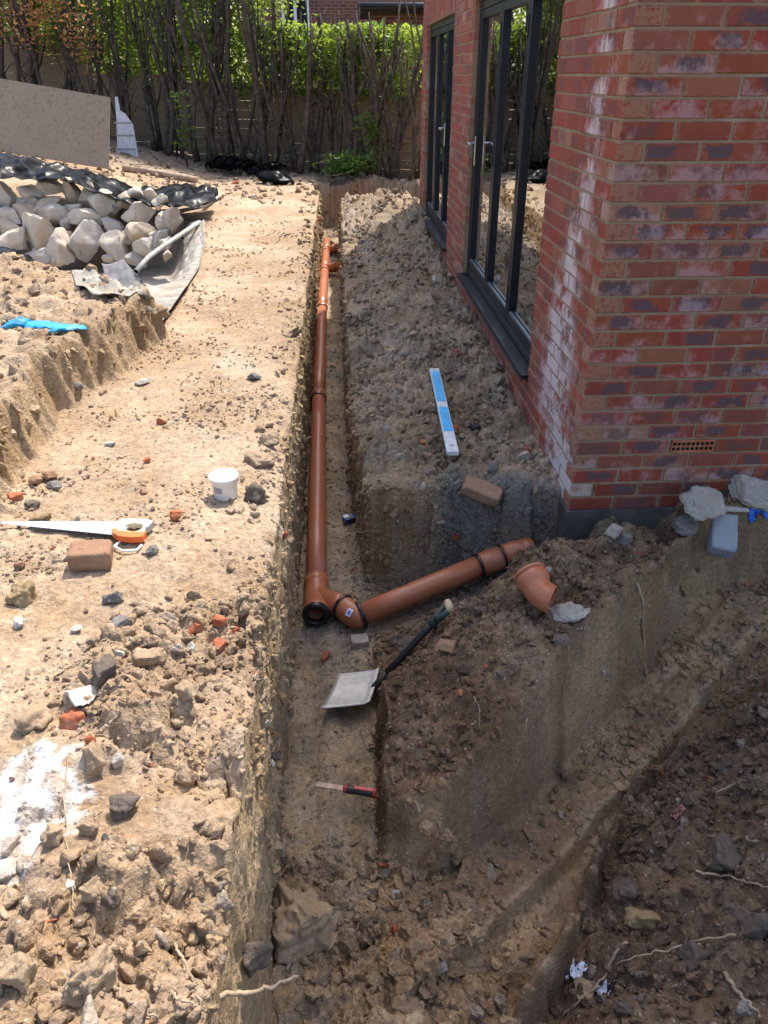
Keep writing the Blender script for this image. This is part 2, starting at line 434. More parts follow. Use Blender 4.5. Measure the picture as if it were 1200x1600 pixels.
def tube(P, rad, n=12, caps=True, closed=False):
    P = [Vector(p) for p in P]; m = len(P)
    if isinstance(rad, (int, float)): rad = [rad]*m
    V = []; F = []
    t = (P[1]-P[0]).normalized()
    a = t.orthogonal().normalized()
    for i in range(m):
        if closed: t = (P[(i+1) % m]-P[i-1]).normalized()
        elif i == 0: t = (P[1]-P[0]).normalized()
        elif i == m-1: t = (P[-1]-P[-2]).normalized()
        else:
            t = (P[i+1]-P[i-1])
            t = t.normalized() if t.length > 1e-9 else (P[i]-P[i-1]).normalized()
        a = (a-t*a.dot(t)).normalized(); b = t.cross(a)
        for k in range(n):
            th = 2*math.pi*k/n; V.append(P[i]+(a*math.cos(th)+b*math.sin(th))*rad[i])
    lim = m if closed else m-1
    for i in range(lim):
        j = (i+1) % m
        for k in range(n): F.append((i*n+k, i*n+(k+1) % n, j*n+(k+1) % n, j*n+k))
    if caps and not closed:
        F.append(tuple(reversed(range(n)))); F.append(tuple((m-1)*n+k for k in range(n)))
    return V, F

def lathe(prof, n=32, close=False):
    V = []; F = []
    for r, z in prof:
        for k in range(n):
            th = 2*math.pi*k/n; V.append((r*math.cos(th), r*math.sin(th), z))
    m = len(prof)
    for i in range(m-1):
        for k in range(n): F.append((i*n+k, i*n+(k+1) % n, (i+1)*n+(k+1) % n, (i+1)*n+k))
    return V, F

def prism(poly, z0, z1):
    n = len(poly); V = [(x, y, z0) for x, y in poly]+[(x, y, z1) for x, y in poly]
    F = [tuple(reversed(range(n))), tuple(range(n, 2*n))]
    for i in range(n): F.append((i, (i+1) % n, n+(i+1) % n, n+i))
    return V, F

_ico = {}
def ico(sub):
    if sub not in _ico:
        bm = bmesh.new(); bmesh.ops.create_icosphere(bm, subdivisions=sub, radius=1.0)
        bm.verts.ensure_lookup_table()
        _ico[sub] = (np.array([v.co[:] for v in bm.verts]), np.array([[v.index for v in f.verts] for f in bm.faces])); bm.free()
    return _ico[sub]

def rock_shape(seed, sub=3, cuts=12, lo=.55, hi=.95, rough=.06, dims=(1, 1, 1)):
    g = np.random.default_rng(seed); V, F = ico(sub); V = V.copy()
    for k in range(cuts):
        n = g.normal(size=3); n /= np.linalg.norm(n); d = g.uniform(lo, hi)
        e = V @ n-d; V = V-np.where(e > 0, e, 0)[:, None]*n[None]
    o = g.uniform(-50, 50, 3)
    f = 0
    for k, (fr, am) in enumerate(((1.6, 1.0), (3.7, .5), (8.5, .28), (19, .14))):
        f = f+am*(per(V[:, 0]*fr+o[0], V[:, 1]*fr+o[1], k)+per(V[:, 1]*fr+o[1], V[:, 2]*fr+o[2], k+5)+per(V[:, 2]*fr+o[2], V[:, 0]*fr, k+9))
    V = V*(1+rough*f)[:, None]
    return V*np.array(dims)[None], F

# ------------------------------------------------------------------ materials
M = {}
M['soil'] = soil_material('soil')
M['clod'] = soil_material('soil_clods')
def brick_material():
    t = NT('facing_brick')
    co = t.co('Object'); bc = t.attr('Col'); loc = t.attr('loc', out='Vector'); eff = t.attr('eff', out='Fac'); drk = t.attr('drk', out='Fac'); ofs = t.attr('ofs', out='Fac')
    sep = t.n('ShaderNodeSeparateXYZ'); t.l(loc, sep.inputs[0])
    au = t.mth('ABSOLUTE', sep.outputs[0]); av = t.mth('ABSOLUTE', sep.outputs[1])
    n1 = t.noise(16, 5, .65, co); n2 = t.noise(60, 5, .7, co); n3 = t.noise(260, 3, .7, co); n5 = t.noise(7, 3, .5, co)
    c = t.mix(t.lin(n2, .3, .7, 0, .55), bc, t.mix(.5, bc, (.16, .04, .022)))
    c = t.mix(t.lin(n1, .35, .7, 0, .4), c, t.mix(.5, bc, (.40, .15, .08)))
    # fired dark blotch, its outline loosely rectangular
    uo = t.mth('ABSOLUTE', t.mth('SUBTRACT', sep.outputs[0], ofs))
    edge = t.mth('MAXIMUM', t.mth('MULTIPLY', uo, 1.15), t.mth('MULTIPLY', av, .85))
    e2 = t.mth('ADD', edge, t.lin(n1, .25, .75, -.42, .42)); e2 = t.mth('ADD', e2, t.lin(n2, .25, .75, -.18, .18))
    dm = t.mth('MULTIPLY', t.ramp(e2, .72, .45), drk)
    c = t.mix(t.mth('MULTIPLY', dm, .88), c, t.mix(n2, (.055, .040, .046), (.12, .088, .095)))
    # lime bloom
    em = t.mth('ADD', t.lin(n5, .3, .7, -.34, .34), t.lin(n1, .3, .7, -.30, .30)); em = t.mth('ADD', em, t.lin(n2, .3, .7, -.16, .16))
    em = t.mth('ADD', em, t.mth('MULTIPLY', sep.outputs[1], -.14)); em = t.mth('ADD', em, eff)
    wm = t.mth('MULTIPLY', t.ramp(em, .48, 1.0), t.lin(n3, .25, .7, .45, 1.0))
    c = t.mix(t.mth('MULTIPLY', wm, t.ramp(eff, .5, 1.0, .5, .9)), c, t.mix(t.ramp(eff, .6, 1.0), (.44, .33, .34), (.60, .55, .55)))
    mo = t.mth('MAXIMUM', t.mth('SUBTRACT', av, .0), au)
    me_ = t.mth('MULTIPLY', t.ramp(t.mth('ADD', mo, t.lin(n2, .3, .7, -.14, .14)), .90, 1.02), .55)
    c = t.mix(me_, c, (.30, .20, .13))
    h = t.mth('ADD', t.mth('MULTIPLY', n2, .7), t.mth('MULTIPLY', n3, .35)); h = t.mth('ADD', h, t.mth('MULTIPLY', n1, .5))
    return t.fin(c, .88, t.bump(h, .55, .004), .18)
M['brick'] = brick_material()
t = NT('mortar'); c = t.mix(t.noise(9, 5), (.21, .15, .095), (.33, .25, .165)); c = t.mix(t.ramp(t.noise(3, 4), .55, .75, 0, .5), c, (.42, .36, .30))
M['mortar'] = t.fin(c, .95, t.bump(t.noise(120, 5, .7), .7, .004), .1)
M['footing'] = simple('wet_concrete_footing', (.075, .070, .065), .8, .25, 0, .35, 6, .6, 40, (.28, .25, .2), .35)
M['frame'] = simple('anthracite_powder_coat', (.006, .009, .015), .40, .25, 0, .12, 8, .05, 300, (.03, .03, .033), .12)
M['dark_opening'] = simple('opening_black', (.008, .008, .010), .5, .3)  # flat black for openings: air brick holes, pipe bores, far window
M['steel'] = simple('brushed_steel', (.36, .36, .37), .4, .5, .85)
M['greypipe_dk'] = simple('bead_reflection_grey', (.10, .11, .125), .4, .4)  # paler than the frame, colour of the reflection strip below the glass
M['plaster'] = simple('interior_plaster', (.30, .28, .26), .9, .1, 0, .1, 3)
M['floorint'] = simple('interior_screed', (.20, .19, .18), .8, .2, 0, .25, 4)
t = NT('glass_pane'); t.t.nodes.remove(t.b)
gl = t.n('ShaderNodeBsdfGlossy'); gl.inputs['Roughness'].default_value = 0.0; gl.inputs['Color'].default_value = (.95, .97, .97, 1)
tr = t.n('ShaderNodeBsdfTransparent'); tr.inputs['Color'].default_value = (.80, .86, .84, 1)
fr = t.n('ShaderNodeFresnel'); fr.inputs['IOR'].default_value = 1.52
wv = t.bump(t.noise(2.0, 2, .4), .015, .02); t.l(wv, gl.inputs['Normal'])
f2 = t.mth('MINIMUM', t.mth('MULTIPLY', fr.outputs[0], 2.3), .95)
mx = t.n('ShaderNodeMixShader'); t.l(f2, mx.inputs[0]); t.l(tr.outputs[0], mx.inputs[1]); t.l(gl.outputs[0], mx.inputs[2]); t.l(mx.outputs[0], t.out.inputs[0])
M['glass'] = t.m
t = NT('pvc_drain'); c = t.mix(t.noise(5, 4), (.32, .102, .046), (.39, .135, .064)); c = t.mix(t.ramp(t.noise(30, 6, .7), .56, .75, 0, .45), c, (.30, .20, .13))
c = t.mix(t.ramp(t.noise(7, 7, .75), .48, .70, 0, .55), c, (.33, .22, .145))
M['pvc'] = t.fin(c, t.lin(t.noise(25, 4), .2, .8, .28, .45), t.bump(t.noise(80, 3), .05, .002), .45)
t = NT('pvc_inside'); M['pvc_in'] = t.fin(t.mix(t.noise(20), (.20, .055, .022), (.26, .075, .03)), .5, None, .3)
M['seal'] = simple('black_seal_ring', (.010, .009, .012), .35, .4, 0, .3, 30, 0, 60, (.1, .08, .06), .3)
M['bark'] = simple('hedge_bark', (.075, .058, .047), .9, .1, 0, .45, 14, .8, 50, (.19, .17, .14), .5)
def leaf_mat(name, a, b, tr_=.45):
    t = NT(name); g = t.n('ShaderNodeObjectInfo')
    c = t.mix(t.noise(2.2, 3), a, b); c = t.mix(t.ramp(t.noise(25, 2), .4, .7), c, tuple(v*.6 for v in a))
    t.fin(c, .42, None, .45)
    tl = t.n('ShaderNodeBsdfTranslucent'); t.l(t.mix(.5, c, tuple(min(1, v*2.2) for v in b)), tl.inputs['Color'])
    mx = t.n('ShaderNodeMixShader'); mx.inputs[0].default_value = tr_
    t.l(t.b.outputs[0], mx.inputs[1]); t.l(tl.outputs[0], mx.inputs[2]); t.l(mx.outputs[0], t.out.inputs[0]); return t.m
M['leaf'] = leaf_mat('laurel_leaf', (.08, .155, .018), (.25, .31, .035), .5)
M['leaf_dark'] = leaf_mat('dark_leaf', (.04, .10, .016), (.12, .2, .03), .45)
M['leaf_dead'] = leaf_mat('dead_leaf', (.34, .14, .045), (.48, .24, .09), .4)
t = NT('weathered_boards'); mp = t.n('ShaderNodeMapping'); mp.inputs['Scale'].default_value = (1.5, 1.5, 22); t.l(t.co(), mp.inputs[0])
g = t.noise(3, 6, .65, mp.outputs[0]); c = t.mix(g, (.20, .135, .085), (.36, .26, .175)); c = t.mix(t.ramp(t.noise(1.6, 4), .5, .75, 0, .6), c, (.14, .115, .09))
M['wood'] = t.fin(c, .9, t.bump(g, .5, .006), .1)
t = NT('board_sheet'); c = t.mix(t.noise(3, 5), (.255, .195, .138), (.335, .265, .195)); c = t.mix(t.ramp(t.noise(17, 6, .75), .50, .64, 0, .6), c, (.15, .115, .088))
c = t.mix(t.ramp(t.noise(40, 4, .7), .58, .7, 0, .5), c, (.36, .30, .24)); M['sheet'] = t.fin(c, .9, t.bump(t.noise(120, 4), .3, .003), .12)
M['liner'] = simple('black_pond_liner', (.004, .0045, .0055), .30, .06, 0, .3, 6, .10, 25)
M['fleece'] = simple('grey_fleece', (.29, .268, .23), .95, .03, 0, .3, 9, .8, 45, (.30, .225, .15), .9)
M['fleece_dark'] = simple('dark_grey_underlay', (.13, .13, .135), .95, .05, 0, .25, 7, .6, 90, (.3, .26, .2), .5)
M['greypipe'] = simple('dusty_grey_pipe', (.30, .30, .28), .7, .2, 0, .2, 12, .1, 60, (.42, .36, .28), .6)
def stone_mat(name, a, b, spots=(.62, .57, .5), amt=.5):
    t = NT(name); c = t.mix(t.noise(5, 5, .6), a, b); c = t.mix(t.ramp(t.noise(22, 6, .7), .52, .68, 0, amt), c, spots)
    c = t.mix(t.ramp(t.noise(60, 4, .7), .56, .68, 0, .5), c, tuple(v*.55 for v in a))
    c = t.mix(t.ramp(t.noise(2.5, 4), .55, .7, 0, .45), c, (.40, .29, .19))
    h = t.mth('ADD', t.noise(18, 6, .7), t.mth('MULTIPLY', t.noise(90, 4, .7), .5)); return t.fin(c, .92, t.bump(h, .8, .012), .12)
M['pondstone'] = stone_mat('pale_limestone', (.46, .385, .30), (.62, .545, .45), (.70, .64, .56), .5)
M['pondstone_b'] = stone_mat('tan_limestone', (.40, .315, .23), (.52, .44, .345), (.62, .55, .46), .5)
M['pondstone_c'] = stone_mat('grey_limestone', (.36, .325, .28), (.47, .43, .385), (.58, .54, .48), .5)
M['st_grey'] = stone_mat('grey_stone', (.13, .12, .11), (.21, .19, .17), (.4, .38, .35), .3)
M['st_tan'] = stone_mat('clay_clod', (.27, .19, .12), (.345, .255, .165), (.5, .42, .32), .3)
M['st_dark'] = stone_mat('dark_clod', (.10, .078, .062), (.16, .125, .10), (.24, .2, .16), .25)
M['st_ochre'] = stone_mat('ochre_clod', (.25, .175, .09), (.33, .24, .13), (.22, .16, .1), .4)
M['st_pale'] = stone_mat('pale_flint', (.36, .325, .275), (.47, .44, .39), (.56, .53, .48), .4)
M['st_conc'] = stone_mat('broken_concrete', (.27, .235, .195), (.37, .33, .28), (.46, .42, .37), .6)
def red_mat():
    t = NT('broken_brick'); c = t.mix(t.noise(9, 5), (.31, .085, .040), (.42, .14, .07)); c = t.mix(t.ramp(t.noise(24, 6, .75), .46, .66, 0, .75), c, (.34, .23, .15))
    return t.fin(c, .92, t.bump(t.noise(60, 6, .7), .7, .006), .1)
M['red'] = red_mat()
M['brownbrick'] = stone_mat('dusty_brown_brick', (.23, .13, .08), (.31, .19, .12), (.36, .26, .18), .5)
M['root'] = simple('dry_root', (.33, .25, .17), .85, .1, 0, .25, 30, .5, 120)
M['white_pl'] = simple('white_plastic', (.80, .80, .78), .4, .4, 0, .03, 20, 0, 60, (.6, .52, .42), .12)
M['sticker'] = simple('white_sticker', (.62, .66, .80), .5, .3, 0, .1, 60)
M['sticker_b'] = simple('blue_print', (.10, .16, .45), .5, .3, 0, .1, 60)
M['sticker_g'] = simple('grey_print', (.30, .30, .32), .5, .3, 0, .2, 90)
M['blue'] = simple('blue_film', (.02, .33, .66), .35, .4, 0, .12, 25, .0, 60, (.25, .42, .55), .3)
M['levelw'] = simple('scuffed_white_aluminium', (.50, .53, .54), .45, .4, .1, .15, 40, 0, 60, (.33, .29, .24), .4)
M['glove'] = simple('blue_glove_rubber', (.02, .27, .50), .6, .3, 0, .4, 14, .6, 40, (.33, .47, .5), .7)
M['bluescrap'] = simple('blue_polythene', (.02, .12, .5), .4, .4, 0, .3, 20)
M['blade'] = simple('worn_steel_blade', (.40, .395, .37), .5, .4, .35, .12, 30, .15, 150, (.33, .28, .22), .45)
M['sawsteel'] = simple('saw_steel', (.46, .52, .60), .38, .5, .5, .08, 30, 0, 60, (.5, .45, .38), .25)
M['orange'] = simple('orange_plastic', (.70, .13, .02), .45, .4, 0, .08)
M['creamp'] = simple('cream_plastic', (.72, .62, .40), .5, .3, 0, .1)
M['blackp'] = simple('black_plastic', (.02, .02, .022), .45, .4, 0, .2, 30, 0, 60, (.1, .08, .06), .25)
M['greenp'] = simple('dark_green_metal', (.03, .055, .05), .5, .3, 0, .3, 20, .1, 60, (.12, .09, .06), .4)
M['ash'] = simple('pale_wood_grip', (.46, .36, .23), .6, .2, 0, .2, 25, .2, 90)
M['redp'] = simple('red_plastic', (.42, .03, .035), .4, .4, 0, .1)
M['yellow'] = simple('yellow_print', (.65, .62, .08), .5, .3)
M['navy'] = simple('navy_plastic', (.03, .06, .22), .4, .4)
M['silver'] = simple('silver_plastic', (.45, .48, .55), .4, .4, .2)
M['white_paint'] = simple('white_upvc', (.75, .76, .78), .5, .3)
M['rooft'] = simple('dark_roof', (.035, .035, .04), .7, .2, 0, .3, 6)
M['log'] = simple('grey_log', (.36, .27, .20), .9, .1, 0, .3, 12, .5, 50)
t = NT('far_brickwork'); br = t.n('ShaderNodeTexBrick'); mp = t.n('ShaderNodeMapping'); mp.inputs['Rotation'].default_value = (math.pi/2, 0, 0); t.l(t.co(), mp.inputs[0]); t.l(mp.outputs[0], br.inputs[0])
br.inputs['Scale'].default_value = 1; br.inputs['Brick Width'].default_value = .225; br.inputs['Row Height'].default_value = .075; br.inputs['Mortar Size'].default_value = .008
br.inputs['Color1'].default_value = (.22, .075, .05, 1); br.inputs['Color2'].default_value = (.13, .05, .04, 1); br.inputs['Mortar'].default_value = (.25, .19, .15, 1)
M['farbrick'] = t.fin(br.outputs[0], .9)

exec_parts = True
# ------------------------------------------------------------------ ground sheet
def axis(segs):
    out = []
    for a, b, d0, d1 in segs:
        x = a
        while x < b-1e-9:
            out.append(x); f = (x-a)/(b-a); x += d0*(1-f)+d1*f
    out.append(segs[-1][1]); return np.array(out)
gx = axis([(-80, -9, 14, 1.0), (-9, -3.2, .5, .045), (-3.2, -1.5, .045, .013), (-1.5, -.42, .010, .008), (-.42, .25, .0062, .0062),
           (.25, 1.5, .0078, .0085), (1.5, 2.5, .009, .03), (2.5, 8, .08, 1.0), (8, 80, 2, 14)])
gy = axis([(-60, -2, 12, .6), (-2, .7, .4, .012), (.7, 3.6, .0075, .0095), (3.6, 6.5, .011, .022), (6.5, 14.5, .024, .07), (14.5, 20, .1, .5), (20, 120, 1.5, 14)])
LIP = lip(gy); FOOT = LIP+.008+.014*fbm(gy*2.7, gy*0+8, 310, 3)
xl_, xr_ = gx[gx < -.285], gx[gx > -.275]
xl_ = np.append(xl_, -.28); xr_ = np.insert(xr_, 0, -.28)
LX = xl_[None]+(LIP[:, None]+.28)*np.clip(1-(-.28-xl_)/.3, 0, 1)[None]; RX = xr_[None]+(FOOT[:, None]+.28)*np.clip(1-(xr_+.28)/.12, 0, 1)[None]
LY = np.repeat(gy[:, None], len(xl_), 1); RY = np.repeat(gy[:, None], len(xr_), 1)
LZ, ZL = ground(LX, LY, True, 'L'); RZ, ZR = ground(RX, RY, True, 'R')
NW = 70
vv_ = np.linspace(0, 1, NW+2)[1:-1][None]; WY = np.repeat(gy[:, None], NW, 1)
WZ = LZ[:, -1:]*(1-vv_)+RZ[:, :1]*vv_
bul = np.sin(np.pi*vv_)**.35*np.clip((LZ[:, -1:]-RZ[:, :1])/.4, 0, 1)
WX = LIP[:, None]*(1-vv_)+FOOT[:, None]*vv_+bul*(.016*fbm(WY*3.1, WZ*3.4, 311, 3)+.012*per(WY*11, WZ*12, 312)+.007*np.abs(per(WY*27, WZ*24, 313))+.003*per(WY*60, WZ*60, 314)+.008*per(WY*30, WZ*2.0, 315)-.006*lumps(WY, WZ, .12, 316, .45, .2, .5, .8)/.03)
GX = np.concatenate([LX, WX, RX], 1); GY = np.concatenate([LY, WY, RY], 1); GZ = np.concatenate([LZ, WZ, RZ], 1)
Z = {k: np.concatenate([ZL[k], np.repeat(ZL[k][:, -1:], NW, 1), ZR[k]], 1) for k in ZL}
iw = slice(len(xl_), len(xl_)+NW)
for k in ('left', 'right', 'near', 'trench', 'exc', 'branch', 'heap', 'smear'): Z[k] = Z[k].astype(float); Z[k][:, iw] = 0
far_fade = ss(9, 20, np.abs(GX))+ss(20, 30, GY)+ss(-1, -6, GY)
GZ = GZ*(1-np.clip(far_fade, 0, 1))+.3*np.clip(far_fade, 0, 1)
with np.errstate(divide='ignore', invalid='ignore'):
    dzx = np.nan_to_num(np.gradient(GZ, axis=1)/np.gradient(GX, axis=1), posinf=9, neginf=-9); dzy = np.gradient(GZ, axis=0)/np.gradient(GY, axis=0)
steep = ss(1.2, 4, np.hypot(dzx, dzy))
wn = .010*per(GY*7+GX*6, GZ*6, 301)+.006*per(GY*21+GX*18, GZ*20, 302)+.004*per(GX*30+GY*41, GZ*36, 303)
hyp = np.hypot(dzx, dzy)+1e-6
stp = steep.copy(); stp[:, iw] = 0; stp[:, iw.start-2:iw.start] = 0; stp[:, iw.stop:iw.stop+2] = 0
PX = GX-stp*wn*dzx/hyp; PY = GY-stp*wn*dzy/hyp
steep[:, iw] = 1
def C3(*c): return np.array(c)[None, None, :]
def mixc(a, b, t): return a*(1-t[..., None])+b*t[..., None]
mid, big, fine = Z['mid'], Z['big'], Z['fine']
pat = fbm(GX*1.3+5, GY*1.3, 401, 4); pat2 = fbm(GX*3.7, GY*3.7, 411, 4); pat3 = fbm(GX*11, GY*11, 421, 3)
tan = mixc(C3(.295, .205, .127)+0*GX[..., None], C3(.39, .29, .197), ss(-.35, .4, pat+.5*pat2))
tan = mixc(tan, C3(.22, .148, .086), ss(.1, .5, pat2)*.6)
tan = mixc(tan, C3(.43, .355, .25), ss(.25, .6, -pat2+.4*pat3)*.6)
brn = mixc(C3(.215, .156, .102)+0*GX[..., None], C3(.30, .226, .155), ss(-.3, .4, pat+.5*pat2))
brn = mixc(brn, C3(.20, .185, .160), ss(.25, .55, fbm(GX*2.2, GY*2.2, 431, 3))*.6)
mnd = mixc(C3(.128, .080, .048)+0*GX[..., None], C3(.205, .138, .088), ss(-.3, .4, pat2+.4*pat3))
exc = mixc(C3(.235, .155, .09)+0*GX[..., None], C3(.36, .245, .142), ss(-.2, .4, fbm(Z['q']*5, Z['al']*1.4, 441, 4)))
exc = mixc(exc, C3(.36, .245, .13), ss(.22, .5, fbm(Z['q']*7+3, Z['al']*2.2, 451, 3))*.8)
exc = mixc(exc, C3(.11, .073, .046), ss(.1, .5, fbm(GX*3.1, GY*3.1, 461, 4))*.7)
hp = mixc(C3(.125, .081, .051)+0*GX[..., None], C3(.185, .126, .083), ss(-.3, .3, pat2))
tan = mixc(tan, mixc(C3(.25, .163, .096)+0*GX[..., None], C3(.35, .25, .165), ss(-.25, .35, pat2+.3*pat3)), Z['near']*.55)
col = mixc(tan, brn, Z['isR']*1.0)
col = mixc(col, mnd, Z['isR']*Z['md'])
wallc = mixc(C3(.29, .195, .105)+0*GX[..., None], C3(.37, .27, .16), ss(-.3, .3, per(GY*4, GZ*1.5, 471)))
wallc = mixc(wallc, C3(.20, .14, .09), ss(.1, .5, fbm(GY*3, GZ*5, 481, 3))*.6)
col = mixc(col, wallc, steep*(1-Z['md']*Z['isR'])*.85)
trf = mixc(C3(.24, .178, .112)+0*GX[..., None], C3(.34, .262, .175), ss(-.3, .3, pat2+.4*pat3))
trf = mixc(trf, C3(.20, .175, .145), ss(.0, .4, fbm(GX*4, GY*1.6, 491, 3))*.7)
col = mixc(col, trf, Z['trench']*(1-steep))
col = mixc(col, exc, Z['exc']*(1-.5*Z['trench'])*ss(2.0, 1.7, GY-1.0*np.clip(GX-.1, 0, 3)))
col = mixc(col, C3(.47, .34, .205), np.clip(Z['exc']*Z['smear']*ss(-.1, .2, per(Z['q']*9, Z['al']*2, 7)+.15)*ss(.2, .4, Z['q']), 0, 1)*.8)
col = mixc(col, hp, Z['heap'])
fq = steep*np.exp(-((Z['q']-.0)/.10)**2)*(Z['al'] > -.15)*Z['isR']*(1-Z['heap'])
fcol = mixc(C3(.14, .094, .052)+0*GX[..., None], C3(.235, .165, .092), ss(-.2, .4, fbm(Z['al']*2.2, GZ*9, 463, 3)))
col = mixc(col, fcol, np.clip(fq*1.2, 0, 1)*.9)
# grey trench stone against the house
gr = np.exp(-(((GX-.78)/.42)**2+((GY-3.42)/.16)**2)); gr = ss(.30, .95, gr+.35*pat2+.45*fbm(GX*4.5+3, GZ*6, 496, 3))
col = mixc(col, C3(.115, .113, .112), gr*ss(3.2, 3.33, GY)*.85)
col = mixc(col, C3(.155, .135, .112), Z['branch']*.6*ss(.0, .8, GX+.35*fbm(GX*4+7, GZ*6, 497, 3)))
gr2 = ss(.15, .5, fbm(GX*2.6+8, GY*2.6, 495, 4))*ss(3.6, 4.2, GY)*Z['isR']; col = mixc(col, C3(.27, .255, .225), gr2*.4)
# spilt white powder
wp = np.exp(-(((GX+.80)/.24)**2+((GY-1.27)/.24)**2)); wm = ss(.50, .66, wp+.42*pat2+.40*pat3+.25*fbm(GX*32, GY*32, 499, 3))
wm = wm*ss(-.58, -.66, GX+.05*pat2)*(.25+.75*ss(-.22, .12, fbm(GX*19, GY*19, 500, 3)))
col = mixc(col, C3(.62, .61, .59), wm*.92)
wp2 = ss(.45, .7, np.exp(-(((GX+.63)/.16)**2+((GY-4.5)/.35)**2))+.3*pat3); col = mixc(col, C3(.50, .43, .35), wp2*.2)
# darker brown tone under the hedge, fleece dust round the pond
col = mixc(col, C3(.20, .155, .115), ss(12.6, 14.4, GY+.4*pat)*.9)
col = mixc(col, C3(.27, .11, .06), ss(.3, .6, np.exp(-(((GX-.25)/.4)**2+((GY-13.5)/.3)**2)))*.5)
col = mixc(col, C3(.36, .33, .29), Z['pond']*.8)
vv = 1+.10*fine+.16*fbm(GX*14, GY*14, 601, 4)+.12*fbm(GX*2.3, GY*2.3, 602, 3)
sat = 1+.25*fbm(GX*8, GY*8, 603, 3)
lum = col.mean(-1, keepdims=True)
col = np.clip((lum+(col-lum)*sat[..., None])*vv[..., None], .02, .9)
nx, ny = GX.shape[1], GX.shape[0]
i0 = (np.arange(ny-1)[:, None]*nx+np.arange(nx-1)[None, :]).ravel()
FQ = np.stack([i0, i0+1, i0+nx+1, i0+nx], 1)
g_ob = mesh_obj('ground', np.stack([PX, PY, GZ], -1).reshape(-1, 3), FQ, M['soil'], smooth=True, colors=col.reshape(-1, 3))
tag(g_ob, 'bare dug clay soil with a long narrow trench beside the brick house', kind='structure')
import time; print('ground quads', len(FQ))
VP = np.stack([PX, PY, GZ], -1).reshape(-1, 3)
_d1 = VP[FQ[:, 2]]-VP[FQ[:, 0]]; _d2 = VP[FQ[:, 3]]-VP[FQ[:, 1]]; FN = np.cross(_d1, _d2); FA = np.linalg.norm(FN, axis=1)*.5; FN = FN/(np.linalg.norm(FN, axis=1)[:, None]+1e-12)
FC = VP[FQ].mean(1)
FZ = {k: Z[k].reshape(-1)[FQ[:, 0]] for k in ('left', 'right', 'near', 'exc', 'heap', 'trench', 'bank', 'branch', 'pond', 'md')}
FZ['steep'] = steep.reshape(-1)[FQ[:, 0]]; FZ['white'] = wm.reshape(-1)[FQ[:, 0]]
FCOL = col.reshape(-1, 3)[FQ[:, 0]]

def wmat(o):
    m = Matrix.LocRotScale(o.location, o.rotation_euler, o.scale)
    return wmat(o.parent) @ o.matrix_parent_inverse @ m if o.parent else m
def wobj(name, VF, mat, parent, smooth=False, **k):
    """mesh given in world coordinates, parented without moving"""
    o = mesh_obj(name, VF[0], VF[1], mat, None, smooth, **k)
    o.parent = parent; o.matrix_parent_inverse = wmat(parent).inverted(); return o

# ------------------------------------------------------------------ the brick house
FX, FYC, FAR, TOP = 1.10, 3.247, 10.885, 5.15
D1 = (4.30, 6.97); D2 = (8.10, 10.43); SZ, DT = .335, 2.36
house = thing('brick_house', (FX, FYC, 0), 'red brick house wall with white lime bloom and two dark glazed folding doors', 'house')
cx0, cx1 = FX+.006, FX+.29
core = []
for a, b in ((FYC+.006, D1[0]), (D1[1], D2[0]), (D2[1], FAR)): core.append(box(cx0, cx1, a, b, 0.0, TOP))
for a, b in (D1, D2):
    core.append(box(cx0, cx1, a, b, 0.0, SZ-.035)); core.append(box(cx0, cx1, a, b, DT, TOP))
core.append(box(cx1+.0, 7.0, FYC+.006, FYC+.29, 0.0, TOP)); core.append(box(cx1, 7.0, FAR-.285, FAR, 0, TOP)); core.append(box(6.8, 7.0, FYC+.29, FAR-.285, 0, TOP))
wobj('wall', join(core), M['mortar'], house)
wobj('footing', join([box(FX-.012, 7.0, FYC-.014, FYC+.4, -.62, -.0015), box(FX-.012, FX+.4, FYC+.4, FAR, -.62, -.0015)]), M['footing'], house)
wobj('floor', box(cx1, 6.8, FYC+.29, FAR-.285, .10, .325), M['floorint'], house)
wobj('ceiling', box(cx1, 6.8, FYC+.29, FAR-.285, 2.60, 2.75), M['plaster'], house)
wobj('inner_wall', join([box(4.2, 4.35, FYC+.30, FAR-.30, .326, 2.599), box(cx1+.001, 4.19, 7.45, 7.6, .326, 2.599)]), M['plaster'], house)
rv = [(FX-.02, FYC-.1, TOP), (7.1, FYC-.1, TOP), (7.1, FAR+.1, TOP), (FX-.02, FAR+.1, TOP), (4, FYC-.1, TOP+1.5), (4, FAR+.1, TOP+1.5)]
wobj('roof', (rv, [(3, 2, 1, 0), (0, 1, 4), (1, 2, 5, 4), (2, 3, 5), (3, 0, 4, 5)]), M['rooft'], house)

